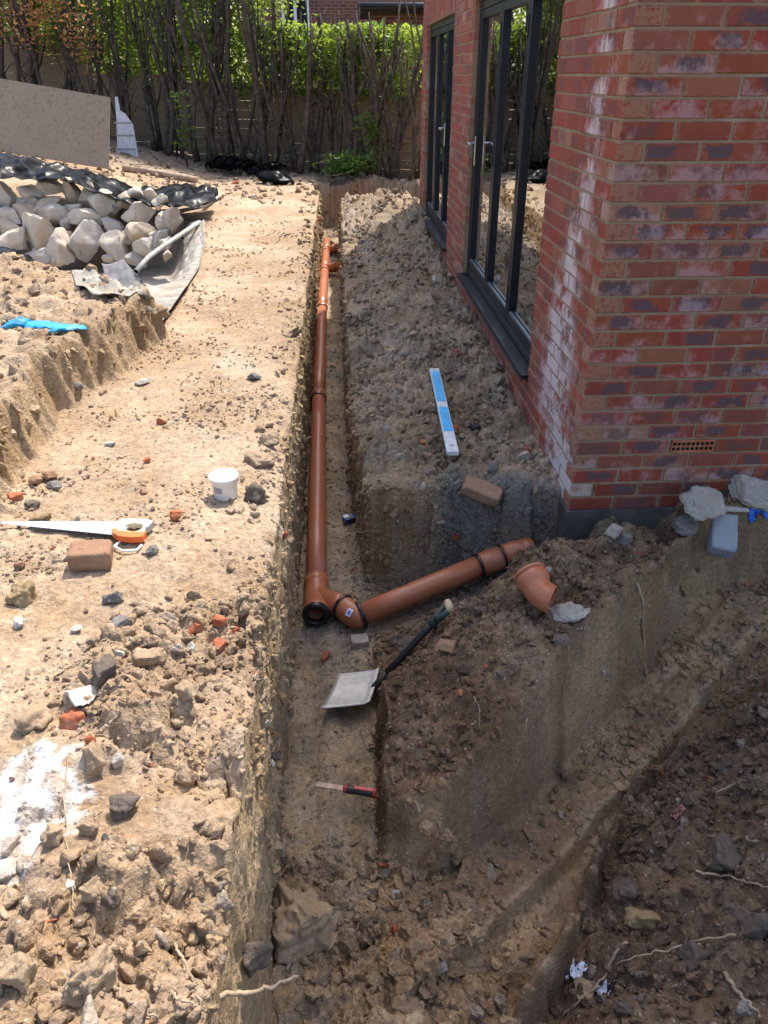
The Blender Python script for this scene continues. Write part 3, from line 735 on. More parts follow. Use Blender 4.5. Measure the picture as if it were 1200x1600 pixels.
bricks = []          # (x0,x1,y0,y1,z0,z1, face)
rb_ = random.Random(3)
GA, BH, BL, BW = .075, .065, .215, .1025
def facade_run(y0, y1, z, start, first=None):
    """stretchers along the long wall from y0 to y1; bond shifts by start"""
    y = y0+start
    if start > .01: bricks.append((FX, FX+BW, y0, y0+start-.01, z, z+BH, 'L'))
    while y < y1-.02:
        e = min(y+BL, y1); bricks.append((FX, FX+BW, y, e, z, z+BH, 'L')); y += BL+.01
for c in range(38):
    z = c*GA
    # front face
    x = FX if c % 2 == 0 else FX+BW+.01
    while x < 2.75:
        if c == 4 and 1.5 < x < 1.6 or (c == 4 and abs(x-1.555) < .11): pass
        else: bricks.append((x, x+BL, FYC, FYC+BW, z, z+BH, 'F'))
        x += BL+.01
    # long face: pier by the corner
    y0 = FYC+BW+.01 if c % 2 == 0 else FYC
    end = D1[0] if SZ-.03 < z < DT-.01 else D2[1]
    def over(a, b): return 'soldier' if DT-.01 <= z < DT+.22 else ''
    if z+BH <= SZ-.02:
        facade_run(y0, FAR, z, 0)
    elif z < DT-.005:
        facade_run(y0, D1[0], z, 0)
        facade_run(D1[1], D2[0], z, BW+.01 if c % 2 else 0); facade_run(D2[1], FAR, z, BW+.01 if c % 2 else 0)
    elif z < DT+.215:
        facade_run(y0, D1[0], z, 0); facade_run(D1[1], D2[0], z, BW+.01 if c % 2 else 0); facade_run(D2[1], FAR, z, BW+.01 if c % 2 else 0)
    else: facade_run(y0, FAR, z, 0)
for a, b in (D1, D2):
    y = a+.004
    while y < b-.05:
        bricks.append((FX, FX+BW, y, y+.065, DT+.01, DT+.225, 'S')); y += .075
def shows(b):
    m = Vector(((b[0] if b[6] != 'F' else (b[0]+b[1])/2), (b[2]+b[3])/2 if b[6] != 'F' else b[2], (b[4]+b[5])/2))
    v = np.array(m)-CAM; d = v @ _fw; u = 600+FPX*(v @ _rt)/d; vv = 800-FPX*(v @ _up)/d
    vis = -30 < u < 1240 and -20 < vv < 830
    n = np.array([-1, 0, 0]) if b[6] != 'F' else np.array([0, -1, 0])
    area = max(0, -(v/np.linalg.norm(v)) @ n)*max(b[1]-b[0] if b[6] == 'F' else b[3]-b[2], .02)*(b[5]-b[4])/d**2
    return area if vis else area*.001
bricks.sort(key=lambda b: -shows(b))
def brick_mesh(b):
    x0, x1, y0, y1, z0, z1, f = b
    j = lambda s: rb_.uniform(-s, s)
    if f == 'F': y0 += rb_.uniform(-.0022, .0012)
    else: x0 += rb_.uniform(-.0022, .0012)
    V, F = cbox(x0+j(.0012), x1+j(.0012), y0+(j(.0012) if f != 'F' else 0), y1+j(.0012), z0+j(.001), z1+j(.001), .0035)
    tilt = j(.004); mx_, my_, mz_ = (x0+x1)/2, (y0+y1)/2, (z0+z1)/2
    V = np.array(V); ax = 0 if f == 'F' else 1
    V[:, 2] += (V[:, ax]-(mx_, my_)[ax])*tilt
    V[:, 2] += 0.0009*np.sin(V[:, ax]*31)
    if f == 'S': u = (V[:, 2]-mz_)/((z1-z0)/2); v = (V[:, 1]-my_)/((y1-y0)/2)
    else: u = (V[:, ax]-(mx_, my_)[ax])/(((x1-x0), (y1-y0))[ax]/2); v = (V[:, 2]-mz_)/((z1-z0)/2)
    loc = np.stack([u, v, 0*u], 1)
    h = rb_.random()
    if h < .52: colr = (.225+j(.03), .048+j(.010), .029+j(.006))
    elif h < .80: colr = (.18+j(.03), .060+j(.010), .044+j(.006))
    elif h < .95: colr = (.245+j(.03), .085+j(.012), .055+j(.008))
    else: colr = (.27, .14, .09)
    d = rb_.random(); drk = 1.0 if d < .50 else (.6 if d < .62 else 0.0)
    if f != 'F':
        drk *= .55
        # bloom runs down beside the corner and spreads over the plinth
        yc = float(np.interp(mz_, [0, .18, .33, .61, 1.04, 1.34, 1.55, 2.0, 2.4], [3.42, 3.5, 3.72, 3.74, 3.69, 3.59, 3.56, 3.58, 3.62]))
        wd = float(np.interp(mz_, [0, .3, .6, 1.0, 1.5, 2.1], [.42, .40, .30, .20, .13, .10]))
        wob_ = rb_.uniform(-.14, .10)
        eff = 1.08*np.exp(-((V[:, 1]-yc)/(wd*1.35))**2)+wob_
        eff = np.maximum(eff, max(.56*math.exp(-mz_/.35)+rb_.uniform(-.2, .1), (.42 if my_ > 6.9 else .15)+rb_.uniform(-.35, .12)))
        if my_ > 7: colr = tuple(v*1.15 for v in colr)
    else:
        eff = rb_.choice((.15, .3, .42, .5, .56, .62, .68))+rb_.uniform(-.1, .1)+.12*math.exp(-mz_/.4)
        if mz_ < .14: eff *= .4; colr = tuple(v*.75 for v in colr)
        eff = min(eff, .66)
    n = len(V)
    return V, F, dict(colors=np.tile(colr, (n, 1)), attrs={'loc': ('FLOAT_VECTOR', loc), 'eff': ('FLOAT', np.full(n, eff) if np.ndim(eff) == 0 else eff), 'drk': ('FLOAT', np.full(n, drk)), 'ofs': ('FLOAT', np.full(n, rb_.uniform(-.4, .4)))})
for b in bricks[:300]:
    V, F, kw = brick_mesh(b); wobj('brick', ([tuple(p) for p in V], F), M['brick'], house, **kw)
VV = []; FF = []; cc = []; at = {'loc': [], 'eff': [], 'drk': [], 'ofs': []}
for b in bricks[300:]:
    V, F, kw = brick_mesh(b); o = len(VV); VV += [tuple(p) for p in V]; FF += [tuple(i+o for i in q) for q in F]
    cc.append(kw['colors'])
    for k in at: at[k].append(kw['attrs'][k][1])
o = wobj('brickwork', (VV, FF), M['brick'], house, colors=np.concatenate(cc), attrs={'loc': ('FLOAT_VECTOR', np.concatenate(at['loc'])), **{k: ('FLOAT', np.concatenate(at[k])) for k in ('eff', 'drk', 'ofs')}})
o['kind'] = 'stuff'
print('bricks', len(bricks))
# air brick
ax0, az0 = 1.553, .3005
y0_, y1_ = FYC-.006, FYC+.0042
bars = [cbox(ax0+.003, ax0+.212, y0_, y1_, az0+.001, az0+.011, .001), cbox(ax0+.003, ax0+.212, y0_, y1_, az0+.029, az0+.036, .001), cbox(ax0+.003, ax0+.212, y0_, y1_, az0+.054, az0+.064, .001)]
for k in range(10): xx = ax0+.003+k*.0226; bars.append(cbox(xx, xx+.0056, y0_+.0012, y1_-.0004, az0+.004, az0+.061, .001))
ab = wobj('air_brick', join(bars), M['red'], house); ab['label'] = 'terracotta air brick with two rows of holes'
wobj('vent_hole_shade', box(ax0+.002, ax0+.213, FYC+.0042, FYC+.0058, az0, az0+.064), M['dark_opening'], ab)  # black plate standing in for the shade inside the holes
# folding doors
def bifold(D, handle_y, far_handle):
    a, b = D; x0, x1 = FX+.040, FX+.11
    fr_ = join([cbox(x0, x1, a+.002, a+.052, SZ+.0, DT-.002, .003), cbox(x0, x1, b-.052, b-.002, SZ, DT-.002, .003),
                cbox(x0+.001, x1-.001, a+.052, b-.052, DT-.062, DT-.003, .003), cbox(x0+.001, x1-.001, a+.052, b-.052, SZ+.001, SZ+.05, .003)])
    dr = wobj('folding_door', fr_, M['frame'], house)
    wobj('sill', join([cbox(FX-.040, x0+.02, a-.02, b+.02, SZ-.030, SZ-.006, .003), cbox(FX-.045, FX-.037, a-.021, b+.021, SZ-.044, SZ-.031, .002)]), M['frame'], dr)
    iy0, iy1 = a+.054, b-.054; n = 3; wd = (iy1-iy0)/n
    for k in range(n):
        l0, l1 = iy0+k*wd+.003, iy0+(k+1)*wd-.003; z0, z1 = SZ+.053, DT-.066; st = .052
        lx0, lx1 = x0+.004, x1-.006
        lf = wobj('door_leaf', join([cbox(lx0, lx1, l0, l0+st, z0, z1, .003), cbox(lx0, lx1, l1-st, l1, z0, z1, .003), cbox(lx0+.001, lx1, l0+st, l1-st, z0, z0+.075, .003), cbox(lx0+.001, lx1, l0+st, l1-st, z1-.055, z1, .003),
                                     cbox(lx0-.006, lx0+.002, l0+.002, l0+.018, z0+.9, z0+1.02, .002), cbox(lx0-.006, lx0+.002, l0+.002, l0+.018, z0+.12, z0+.24, .002), cbox(lx0-.006, lx0+.002, l0+.002, l0+.018, z1-.24, z1-.12, .002)]), M['frame'], dr)
        wobj('pane', box(lx0+.028, lx0+.033, l0+st-.006, l1-st+.006, z0+.07, z1-.05), M['glass'], dr)
        wobj('bead_reflection', join([cbox(lx0+.004, lx0+.024, l0+st+.001, l1-st-.001, z0+.0755, z0+.085, .002)]), M['greypipe_dk'], dr)  # bead toned paler to stand in for the reflection along the glass
    hz = 1.385
    dirn = 1 if far_handle else -1
    hb = [cbox(x0-.006, x0+.006, handle_y-.014, handle_y+.014, hz-.17, hz+.05, .004)]
    hv, hf = tube([(x0-.004, handle_y, hz), (x0-.05, handle_y, hz), (x0-.058, handle_y-dirn*.012, hz), (x0-.058, handle_y-dirn*.125, hz-.004)], [.010, .010, .0105, .009], 10)
    hb.append((hv, hf)); wobj('handle', join(hb), M['steel'], dr, smooth=False)
    return dr
d1 = bifold(D1, 6.86, True); d2 = bifold(D2, 8.86-.03, True)
d1['label'] = 'dark grey folding glass door nearest the wall corner'; d2['label'] = 'dark grey folding glass door at the far end of the wall'
# things inside the room
p = at_z(822, 420, .33); ib = thing('insulation_board', (2.25, p.y+.6, .33), 'pale green board lying on the floor inside the near glass door', 'board')
o = mesh_obj('sheet', *cbox(-.3, .35, -.6, .6, 0, .05, .004), simple('pale_board', (.45, .52, .46), .8), ib); o.rotation_euler = (0, 0, .2)
cb = thing('hanging_cable', (1.75, 5.6, 2.6), 'grey cable with a blue connector hanging behind the near glass pane', 'cable')
v, f = tube([(1.75, 5.6, 2.6), (1.72, 5.58, 2.4), (1.70, 5.50, 2.2), (1.74, 5.47, 2.0), (1.76, 5.45, 1.85)], .007, 8); wobj('cable', (v, f), M['greypipe'], cb, True)
v, f = tube([(1.715, 5.487, 2.14), (1.735, 5.475, 2.05)], .018, 10); wobj('connector', (v, f), M['bluescrap'], cb)

# ------------------------------------------------------------------ drain pipes
PR = .055
def pipe_z(y): return float(np.interp(y, [2.9, 6, 8.6, 12.2], [-.455, -.435, -.395, -.33]))
def main_pt(y): return Vector((float(np.interp(y, [2.9, 4, 6, 8.6, 12.2], [-.158, -.172, -.195, -.198, -.168])), y, pipe_z(y)))
def shell(P, rad, wall=.004, n=28):
    """open pipe: outer and inner skin with rims"""
    V1, F1 = tube(P, rad, n, False); V2, F2 = tube(P, [r-wall for r in ([rad]*len(P) if isinstance(rad, (int, float)) else rad)], n, False)
    o = len(V1); F = list(F1)+[tuple(i+o for i in reversed(f)) for f in F2]; m = len(P)
    for k in range(n):
        j = (k+1) % n
        F.append((j, k, o+k, o+j)); a = (m-1)*n; F.append((a+k, a+j, o+a+j, o+a+k))
    return V1+V2, F
def ring(c, d, r0, r1, w, n=28):
    d = Vector(d).normalized(); c = Vector(c)
    return shell([c-d*w/2, c-d*w*.3, c+d*w*.3, c+d*w/2], [r1*.985, r1, r1, r1*.985], r1-r0, n)
drain = thing('drain_pipe', main_pt(3.0), 'long terracotta plastic drain pipe lying along the trench floor', 'pipe')
ends = [(3.36, 6.0), (6.0, 8.62), (8.62, 10.32), (10.5, 11.45), (11.6, 12.25)]
for a, b in ends:
    ys = np.linspace(a, b, 6); wobj('pipe_length', shell([main_pt(y) for y in ys], PR), M['pvc'], drain, True)
for y in (6.0, 8.62):
    d = (main_pt(y+.1)-main_pt(y-.1)).normalized(); c = main_pt(y)
    k = wobj('pipe_socket', shell([c-d*.075, c-d*.068, c-d*.025, c-d*.022, c-d*.008, c-d*.004, c+d*.06], [PR+.001, PR+.005, PR+.005, PR+.010, PR+.010, PR+.006, PR+.005], .006), M['pvc'], drain, True)
    wobj('seal_ring', ring(c-d*.078, d, PR-.003, PR+.0085, .012), M['seal'], k, True)
def yjunc(y, bd, parent, bl=.17, name='pipe_junction'):
    """junction on the main run at y with a branch leaving along bd"""
    c = main_pt(y); d = (main_pt(y+.1)-main_pt(y-.1)).normalized()
    j = wobj(name, shell([c-d*.13, c-d*.128, c-d*.088, c-d*.083, c+d*.105, c+d*.112, c+d*.116, c+d*.155, c+d*.16], [PR+.005, PR+.011, PR+.011, PR+.003, PR+.003, PR+.005, PR+.010, PR+.010, PR+.004], .006), M['pvc'], parent, True)
    bd = Vector(bd).normalized(); s0 = c+d*.02
    wobj('junction_branch', shell([s0, s0+bd*(bl-.05), s0+bd*(bl-.042), s0+bd*bl], [PR+.002, PR+.002, PR+.008, PR+.008], .006), M['pvc'], j, True)
    return j, s0+bd*bl, bd
# near junction with the open black-lipped mouth
cN = main_pt(3.2)
jn, bend0, bdir = yjunc(3.2, (.80, -.60, .03), drain, .175)
dN = (main_pt(3.3)-main_pt(3.1)).normalized()
wobj('mouth_seal', ring(main_pt(3.2)-dN*.128, dN, PR-.012, PR+.014, .026), M['seal'], jn, True)
wobj('socket_ring', ring(main_pt(3.2)+dN*.158, dN, PR-.002, PR+.012, .008), M['pvc'], jn, True)
# two short side branches further up the trench
for y, sx in ((10.40, .30), (11.52, .30)):
    j, e, bd = yjunc(y, (.93, -.22, .22), drain, .16)
    wobj('side_pipe', shell([e-bd*.03, e+bd*.12, e+bd*.2], [PR+.006, PR+.006, PR], .006), M['pvc'], drain, True)
# branch run to the house corner
bB = Vector((.88, 3.275, -.238))
branch = thing('drain_branch', bend0, 'terracotta plastic branch pipe with black seal rings rising to the house corner', 'pipe')
e1 = at_z(566, 950, -.455); e1 = Vector((.045, 3.035, -.448))
run_dir = (bB-e1).normalized()
arc = []
p0 = bend0-bdir*.02; p3 = e1+run_dir*.02
for k in range(9):
    u = k/8; c1 = p0+bdir*.05; c2 = p3-run_dir*.05
    arc.append(p0*(1-u)**3+c1*3*u*(1-u)**2+c2*3*u*u*(1-u)+p3*u**3)
wobj('pipe_bend', shell(arc, [PR+.006]*9, .006), M['pvc'], branch, True)
wobj('seal_ring', ring(arc[1], arc[2]-arc[0], PR-.002, PR+.013, .016), M['seal'], branch, True)
wobj('seal_ring', ring(arc[-1], run_dir, PR-.002, PR+.014, .016), M['seal'], branch, True)
# sticker on the bend
mm = arc[5]; td = (arc[6]-arc[4]).normalized(); nrm = (Vector(CAM)-mm); nrm = (nrm-td*nrm.dot(td)).normalized(); sdv = td.cross(nrm)
def curved_patch(c, td, nrm, r, hw, ha0, ha1, n=6):
    sdv = td.cross(nrm); V = []; F = []
    for i in (0, 1):
        for k in range(n+1):
            a = ha0+(ha1-ha0)*k/n; V.append(c+td*(hw if i else -hw)+(nrm*math.cos(a)+sdv*math.sin(a))*r)
    for k in range(n): F.append((k, k+1, n+1+k+1, n+1+k))
    return V, F
stk = wobj('sticker', curved_patch(mm+td*.018, td, nrm, PR+.0075, .016, -.32, .32), M['sticker'], branch)
wobj('sticker_print', curved_patch(mm+td*.018, td, nrm, PR+.0082, .009, -.16, .16), M['sticker_b'], stk)
pe = e1+run_dir*(bB-e1).length*.735
wobj('pipe_length', shell([e1, e1.lerp(pe, .33), e1.lerp(pe, .66), pe+run_dir*.03], PR), M['pvc'], branch, True)
c = pe
wobj('seal_ring', ring(c+run_dir*.012, run_dir, PR-.002, PR+.010, .014), M['seal'], branch, True)
wobj('pipe_socket', shell([c+run_dir*.015, c+run_dir*.02, c+run_dir*.15], [PR+.004, PR+.0065, PR+.0065], .006), M['pvc'], branch, True)
wobj('seal_ring', ring(c+run_dir*.138, run_dir, PR-.002, PR+.010, .014), M['seal'], branch, True)
tip0 = c+run_dir*.135; d2_ = Vector((.985, .10, .06)).normalized()
arc2 = [tip0, tip0+run_dir*.03, tip0+run_dir*.06+d2_*.005, tip0+run_dir*.06+d2_*.05, tip0+run_dir*.06+d2_*.052, tip0+run_dir*.06+d2_*.105]
wobj('pipe_bend', shell(arc2, [PR+.001, PR+.001, PR+.001, PR+.002, PR+.006, PR+.006], .006), M['pvc'], branch, True)
wobj('seal_ring', ring(arc2[-1]+d2_*.005, d2_, PR-.006, PR+.004, .012), M['seal'], branch, True)
p = curved_patch(c+run_dir*.085, run_dir, (Vector(CAM)-c).normalized(), PR+.008, .010, -.25, .15); wobj('sticker', p, M['sticker'], branch)
# loose bend lying on the mound
lp = pix(842, 930); lb_ = thing('pipe_elbow', lp, 'loose terracotta pipe elbow lying on the mound below the house corner', 'pipe fitting')
oc = lp+Vector((0, 0, .055)); ed = Vector((.50, -.72, -.10)).normalized()
sA = at_z(832, 904, oc.z+.03); sB = at_z(863, 937, oc.z-.005)
a0 = Vector((-.55, .62, .30)).normalized()
mA, mB = sA, sB
pts = []
q0 = mA-Vector((-.35, .6, .25))*.0; q3 = mB
t0 = Vector((.25, -.75, -.35)).normalized(); t3 = Vector((.86, -.48, -.10)).normalized()
for k in range(10):
    u = k/9; c1 = q0+t0*.055; c2 = q3-t3*.055
    pts.append(q0*(1-u)**3+c1*3*u*(1-u)**2+c2*3*u*u*(1-u)+q3*u**3)
rads = [PR+.011, PR+.011, PR+.003]+[PR+.002]*7
pts.insert(0, q0-t0*.022); rads.insert(0, PR+.010)
wobj('elbow_body', shell(pts, rads, .005), M['pvc'], lb_, True)
wobj('socket_rim', ring(pts[0]-t0*.004, t0, PR-.0, PR+.0135, .012), M['pvc'], lb_, True)
wobj('bore', shell(pts, [r-.0055 for r in rads], .0006), M['pvc_in'], lb_, True)

# ------------------------------------------------------------------ fence behind the hedge
def fence_line(x): return float(np.interp(x, [-8, -5.9, -3.2, -.24, 1.26, 3.2], [18.1, 17.5, 16.5, 15.6, 14.9, 14.2]))
panels = [(-9.0, -6.95, 2.55, 'leftmost'), (-6.9, -4.72, 2.50, 'tall'), (-4.66, -2.80, 1.86, 'lower'), (-2.74, -.86, 1.74, 'middle'), (-.80, .72, 1.64, 'right'), (.78, 2.4, 1.68, 'end')]
flab = ['tall brown timber fence panel at the far left behind dead leaves', 'tall brown fence panel just left of the step down in the fence', 'lower brown fence panel behind the narrow white screen', 'brown fence panel in the middle of the hedge',
        'brown fence panel right of the middle, behind bare stems', 'brown fence panel nearest the brick house']
for (a, b, tz, nm), lb2 in zip(panels, flab):
    A = Vector((a, fence_line(a), 0)); B = Vector((b, fence_line(b), 0)); d = (B-A); L = d.length; ang = math.atan2(d.y, d.x)
    base = gz((a+b)/2, fence_line((a+b)/2)-.2)-.1
    f = thing('fence_panel', (A.x, A.y, base), lb2, 'fence', 'timber panels of the back fence', (0, 0, ang))
    z = 0; hgt = tz-base; k = 0
    while z < hgt-.05:
        bh = min(.146, hgt-z-.03)
        V, F = cbox(0, L, R.uniform(-.004, .004), .022, z, z+bh, .003); V = [(x, y-(.012 if zz > z+bh*.5 else .022)+.012, zz+.006*math.sin(k)*x/L) for x, y, zz in V]
        mesh_obj('board', V, F, M['wood'], f); z += .150; k += 1
    mesh_obj('capping', *cbox(-.01, L+.01, -.02, .045, hgt-.028, hgt, .004), M['wood'], f)
    mesh_obj('post', *cbox(L+.0, L+.09, -.04, .05, -.05, hgt+.05, .006), M['wood'], f)

# ------------------------------------------------------------------ hedge
def stem_path(x, y, z, h, lean, sd, n=9):
    g = random.Random(sd); P = []
    ph = g.uniform(0, 6); am = g.uniform(.03, .12)
    for k in range(n):
        u = k/(n-1); P.append(Vector((x+lean[0]*u+am*math.sin(ph+u*5), y+lean[1]*u+am*.6*math.cos(ph+u*4.3), z+h*u)))
    return P
def leaves(pts, sizes, seed, name, mat, parent):
    g = np.random.default_rng(seed); n = len(pts)
    d = g.normal(size=(n, 3)); d[:, 2] = np.abs(d[:, 2])*.6-.3; d /= np.linalg.norm(d, axis=1)[:, None]
    e = g.normal(size=(n, 3)); e -= (e*d).sum(1)[:, None]*d; e /= np.linalg.norm(e, axis=1)[:, None]
    nn = np.cross(d, e); s = sizes[:, None]
    tmpl = [(0, 0, 0), (.45, .26, .05), (1, 0, -.12), (.45, -.26, .05)]
    V = np.stack([pts+s*(a*d+b*e+c*nn) for a, b, c in tmpl], 1).reshape(-1, 3)
    i = np.arange(n)*4; F = np.concatenate([np.stack([i, i+1, i+2], 1), np.stack([i, i+2, i+3], 1)])
    return wobj(name, (V, F), mat, parent)
hr = random.Random(21)
HX = [-6.3, -5.75, -5.3, -4.95, -4.45, -4.0, -3.75, -3.35, -3.0, -2.72, -2.38, -2.1, -1.82, -1.5, -1.22, -.92, -.62, -.36, -.05, .22, .48, .74, 1.02, 1.3]
ords = ['first', 'second', 'third', 'fourth', 'fifth', 'sixth', 'seventh', 'eighth', 'ninth', 'tenth', 'eleventh', 'twelfth', 'thirteenth', 'fourteenth', 'fifteenth', 'sixteenth', 'seventeenth', 'eighteenth', 'nineteenth', 'twentieth', 'twenty-first', 'twenty-second', 'twenty-third', 'twenty-fourth']
for i, hx in enumerate(HX):
    hy = fence_line(hx)-hr.uniform(.35, .95); hz_ = gz(hx, hy)-.05
    look = 'bare-stemmed hedge shrub with orange dead leaves' if i in (0, 1, 2, 3, 4) else 'bare-stemmed hedge shrub with green leaves on top'
    sh = thing('hedge_shrub', (hx, hy, hz_), '%s, %s from the left along the fence' % (look, ords[i]), 'shrub', 'hedge shrubs along the back fence')
    parts = []; tips = []
    for s_ in range(hr.choice((2, 3, 3, 4))):
        h = hr.uniform(2.5, 3.5) if hx < -1.2 else hr.uniform(1.9, 2.6); r0 = hr.choice((.018, .024, .03, .036, .045, .052))*hr.uniform(.85, 1.1)
        P = stem_path(hx+hr.uniform(-.16, .16), hy+hr.uniform(-.15, .15), hz_, h, (hr.uniform(-.55, .55), hr.uniform(-.1, .3)), hr.random())
        parts.append(tube(P, [r0*(1.25-.75*k/8) for k in range(9)], 7)); tips.append(P)
        for b_ in range(hr.choice((1, 2, 3))):
            k = hr.choice((2, 3, 4, 5)); b0 = P[k]; out = Vector((hr.uniform(-.4, .4), hr.uniform(-.2, .3), 0)); hb = hr.uniform(.7, 1.5)
            Q = [b0, b0+out*.35+Vector((0, 0, hb*.2)), b0+out*.75+Vector((0, 0, hb*.55)), b0+out+Vector((0, 0, hb))]
            parts.append(tube(Q, [r0*.6, r0*.5, r0*.4, r0*.25], 6)); tips.append(Q)
        for b_ in range(5):
            k = hr.choice((1, 2, 3, 4, 5, 6)); b0 = P[k]; out = Vector((hr.uniform(-.3, .3), hr.uniform(-.3, .2), hr.uniform(.05, .4)))
            parts.append(tube([b0, b0+out*.5+Vector((0, 0, .02)), b0+out], [.009, .007, .004], 5))
    wobj('trunk', join(parts), M['bark'], sh, True)
    g = np.random.default_rng(900+i)
    n = 2300 if hx < -1.2 else 1500
    pts = np.stack([hx+g.normal(0, .32, n), hy+.32+np.abs(g.normal(0, .42, n)), hz_+1.2+(2.4 if hx < -1.2 else 1.1)*g.beta(1.5, 1.1, n)], 1)
    clump = fbm(pts[:, 0]*2.3+i, pts[:, 2]*2.3, 77, 2); pts = pts[clump > -.12]
    leaves(pts, g.uniform(.06, .12, len(pts)), 300+i, 'crown', M['leaf'] if i % 3 else M['leaf_dark'], sh)
    k = 26; pts = np.stack([hx+g.normal(0, .25, k), hy+g.normal(-.05, .15, k), hz_+.15+1.3*g.random(k)], 1)
    leaves(pts, g.uniform(.03, .06, k), 500+i, 'low_leaves', M['leaf'], sh)
    if i in (0, 1, 2, 3, 4):
        k = 260; cz = (1.35, 1.55, 1.5, 1.75, 1.35)[i]+.3
        pts = np.stack([hx+g.normal(.1, .20, k), hy-.25+g.normal(0, .12, k), hz_+cz+g.normal(0, .24, k)], 1)
        leaves(pts, g.uniform(.05, .10, k), 600+i, 'dead_leaves', M['leaf_dead'], sh)
# tall foliage behind the fence, three garden trees
for j, (tx, ty, rx, lab) in enumerate(((-6.5, 20.5, 2.6, 'leafy garden tree behind the tall fence at far left'), (-3.6, 20.0, 1.9, 'leafy garden tree behind the fence, left of the far house window'), (3.4, 18.4, 1.2, 'leafy garden tree behind the fence near the dark eaves'))):
    tr2 = thing('garden_tree', (tx, ty, .2), lab, 'tree', 'garden trees behind the fence')
    wobj('trunk', join([tube([(tx, ty, .1), (tx+.05, ty, 1.5), (tx-.1, ty, 2.8)], [.12, .10, .06], 8)]+[tube([(tx, ty, 1.4), (tx+a, ty+b, 2.6), (tx+1.6*a, ty+1.5*b, 3.6)], [.06, .04, .02], 6) for a, b in ((.6, .2), (-.7, .3), (.1, -.5))]), M['bark'], tr2, True)
    g = np.random.default_rng(40+j); n = 20000 if j < 2 else 4000
    pts = np.stack([tx+g.normal(0, rx*.55, n), ty+g.normal(0, .8, n), .9+(3.4 if j < 2 else 1.6)*g.random(n)**.8], 1)
    cl_ = fbm(pts[:, 0]*1.3, pts[:, 2]*1.6+j, 88, 3); pts = pts[cl_ > -.22]
    leaves(pts, g.uniform(.08, .16, len(pts)), 700+j, 'crown', M['leaf'], tr2)
# small evergreen shrub at the foot of the hedge
for (bx, by, lab, n, sp, hh) in ((at_z(540, 252, .42).x, 14.0, 'low green shrub at the foot of the hedge near the house', 420, .22, .28), (at_z(566, 215, .42).x*.83, 14.2, 'upright young green shoot beside the low shrub by the hedge', 150, .08, .75), (-2.55, 14.6, 'slim green shoot among the hedge stems left of the black sheet', 90, .06, .9)):
    bz = gz(bx, by); b_ = thing('small_shrub', (bx, by, bz), lab, 'shrub')
    wobj('stem', join([tube([(bx, by, bz-.05), (bx+k*.05, by+.02, bz+hh*.6), (bx+k*.1, by, bz+hh*1.1)], [.012, .009, .005], 5) for k in (-1, 0, 1)]), M['bark'], b_)
    g = np.random.default_rng(int(abs(bx*100))+n); pts = np.stack([bx+g.normal(0, sp, n), by+g.normal(0, sp*.6, n), bz+hh*(.3+g.random(n))], 1)
    leaves(pts, g.uniform(.07, .13, n), 71, 'foliage', M['leaf_dark'], b_)
# neighbouring house far behind
nh = thing('neighbour_house', (2, 25, 0), 'red brick house behind the hedge with a white window', 'house')
wobj('wall', box(-2.4, 7, 25, 29, 0, 5.5), M['farbrick'], nh)
nw = wobj('window', join([box(-1.35, -.60, 24.93, 24.98, 2.75, 2.83), box(-1.35, -.60, 24.93, 24.98, 3.9, 3.98), box(-1.35, -1.27, 24.93, 24.98, 2.83, 3.9), box(-.68, -.60, 24.93, 24.98, 2.83, 3.9), box(-1.02, -.94, 24.93, 24.98, 2.83, 3.9)]), M['white_paint'], nh)
wobj('pane', box(-1.27, -.68, 24.985, 24.995, 2.83, 3.9), M['dark_opening'], nw)
wobj('sill', cbox(-1.45, -.5, 24.85, 24.99, 2.68, 2.745, .01), M['white_paint'], nw)
wobj('roof', ([(-2.8, 24.5, 5.4), (7.3, 24.5, 5.4), (7.3, 29.5, 5.4), (-2.8, 29.5, 5.4), (-2.8, 27, 7.6), (7.3, 27, 7.6)], [(3, 2, 1, 0), (0, 1, 5, 4), (2, 3, 4, 5), (0, 4, 3), (1, 2, 5)]), M['rooft'], nh)
gs = thing('garden_store', (1.9, 19.5, 0), 'dark eaves of an outbuilding behind the hedge beside the house', 'outbuilding')
wobj('wall', box(.85, 4.2, 19.2, 21, 0, 2.98), M['farbrick'], gs)
wobj('eaves', cbox(.60, 4.4, 18.85, 21.3, 2.98, 3.12, .02), M['rooft'], gs)
v, f = tube([(.55, 18.78, 3.09), (4.45, 18.78, 3.08)], .06, 10); wobj('gutter', (v, f), M['blackp'], gs, True)

# ------------------------------------------------------------------ sheet of board leaning by the hedge
sb_ = thing('board_sheet', at_y(85, 252, 12.4), 'large grey-brown sheet of board leaning on edge at the left', 'board')
c4 = [at_y(-60, 226, 12.3), at_y(170, 264, 12.3), at_y(172, 152, 12.7), at_y(-60, 112, 12.7)]
nv_ = (c4[1]-c4[0]).cross(c4[3]-c4[0]).normalized()*.018
V = [c for c in c4]+[c-nv_ for c in c4]; wobj('panel', ([tuple(v) for v in V], [(0, 1, 2, 3), (7, 6, 5, 4), (1, 0, 4, 5), (2, 1, 5, 6), (3, 2, 6, 7), (0, 3, 7, 4)]), M['sheet'], sb_)
pr_ = [c4[2].lerp(c4[3], .3)-nv_*1.2, c4[1].lerp(c4[0], .3)+Vector((0, .7, -.02))]
wobj('prop', join([tube([pr_[0], pr_[1]], .025, 6)]), M['wood'], sb_)

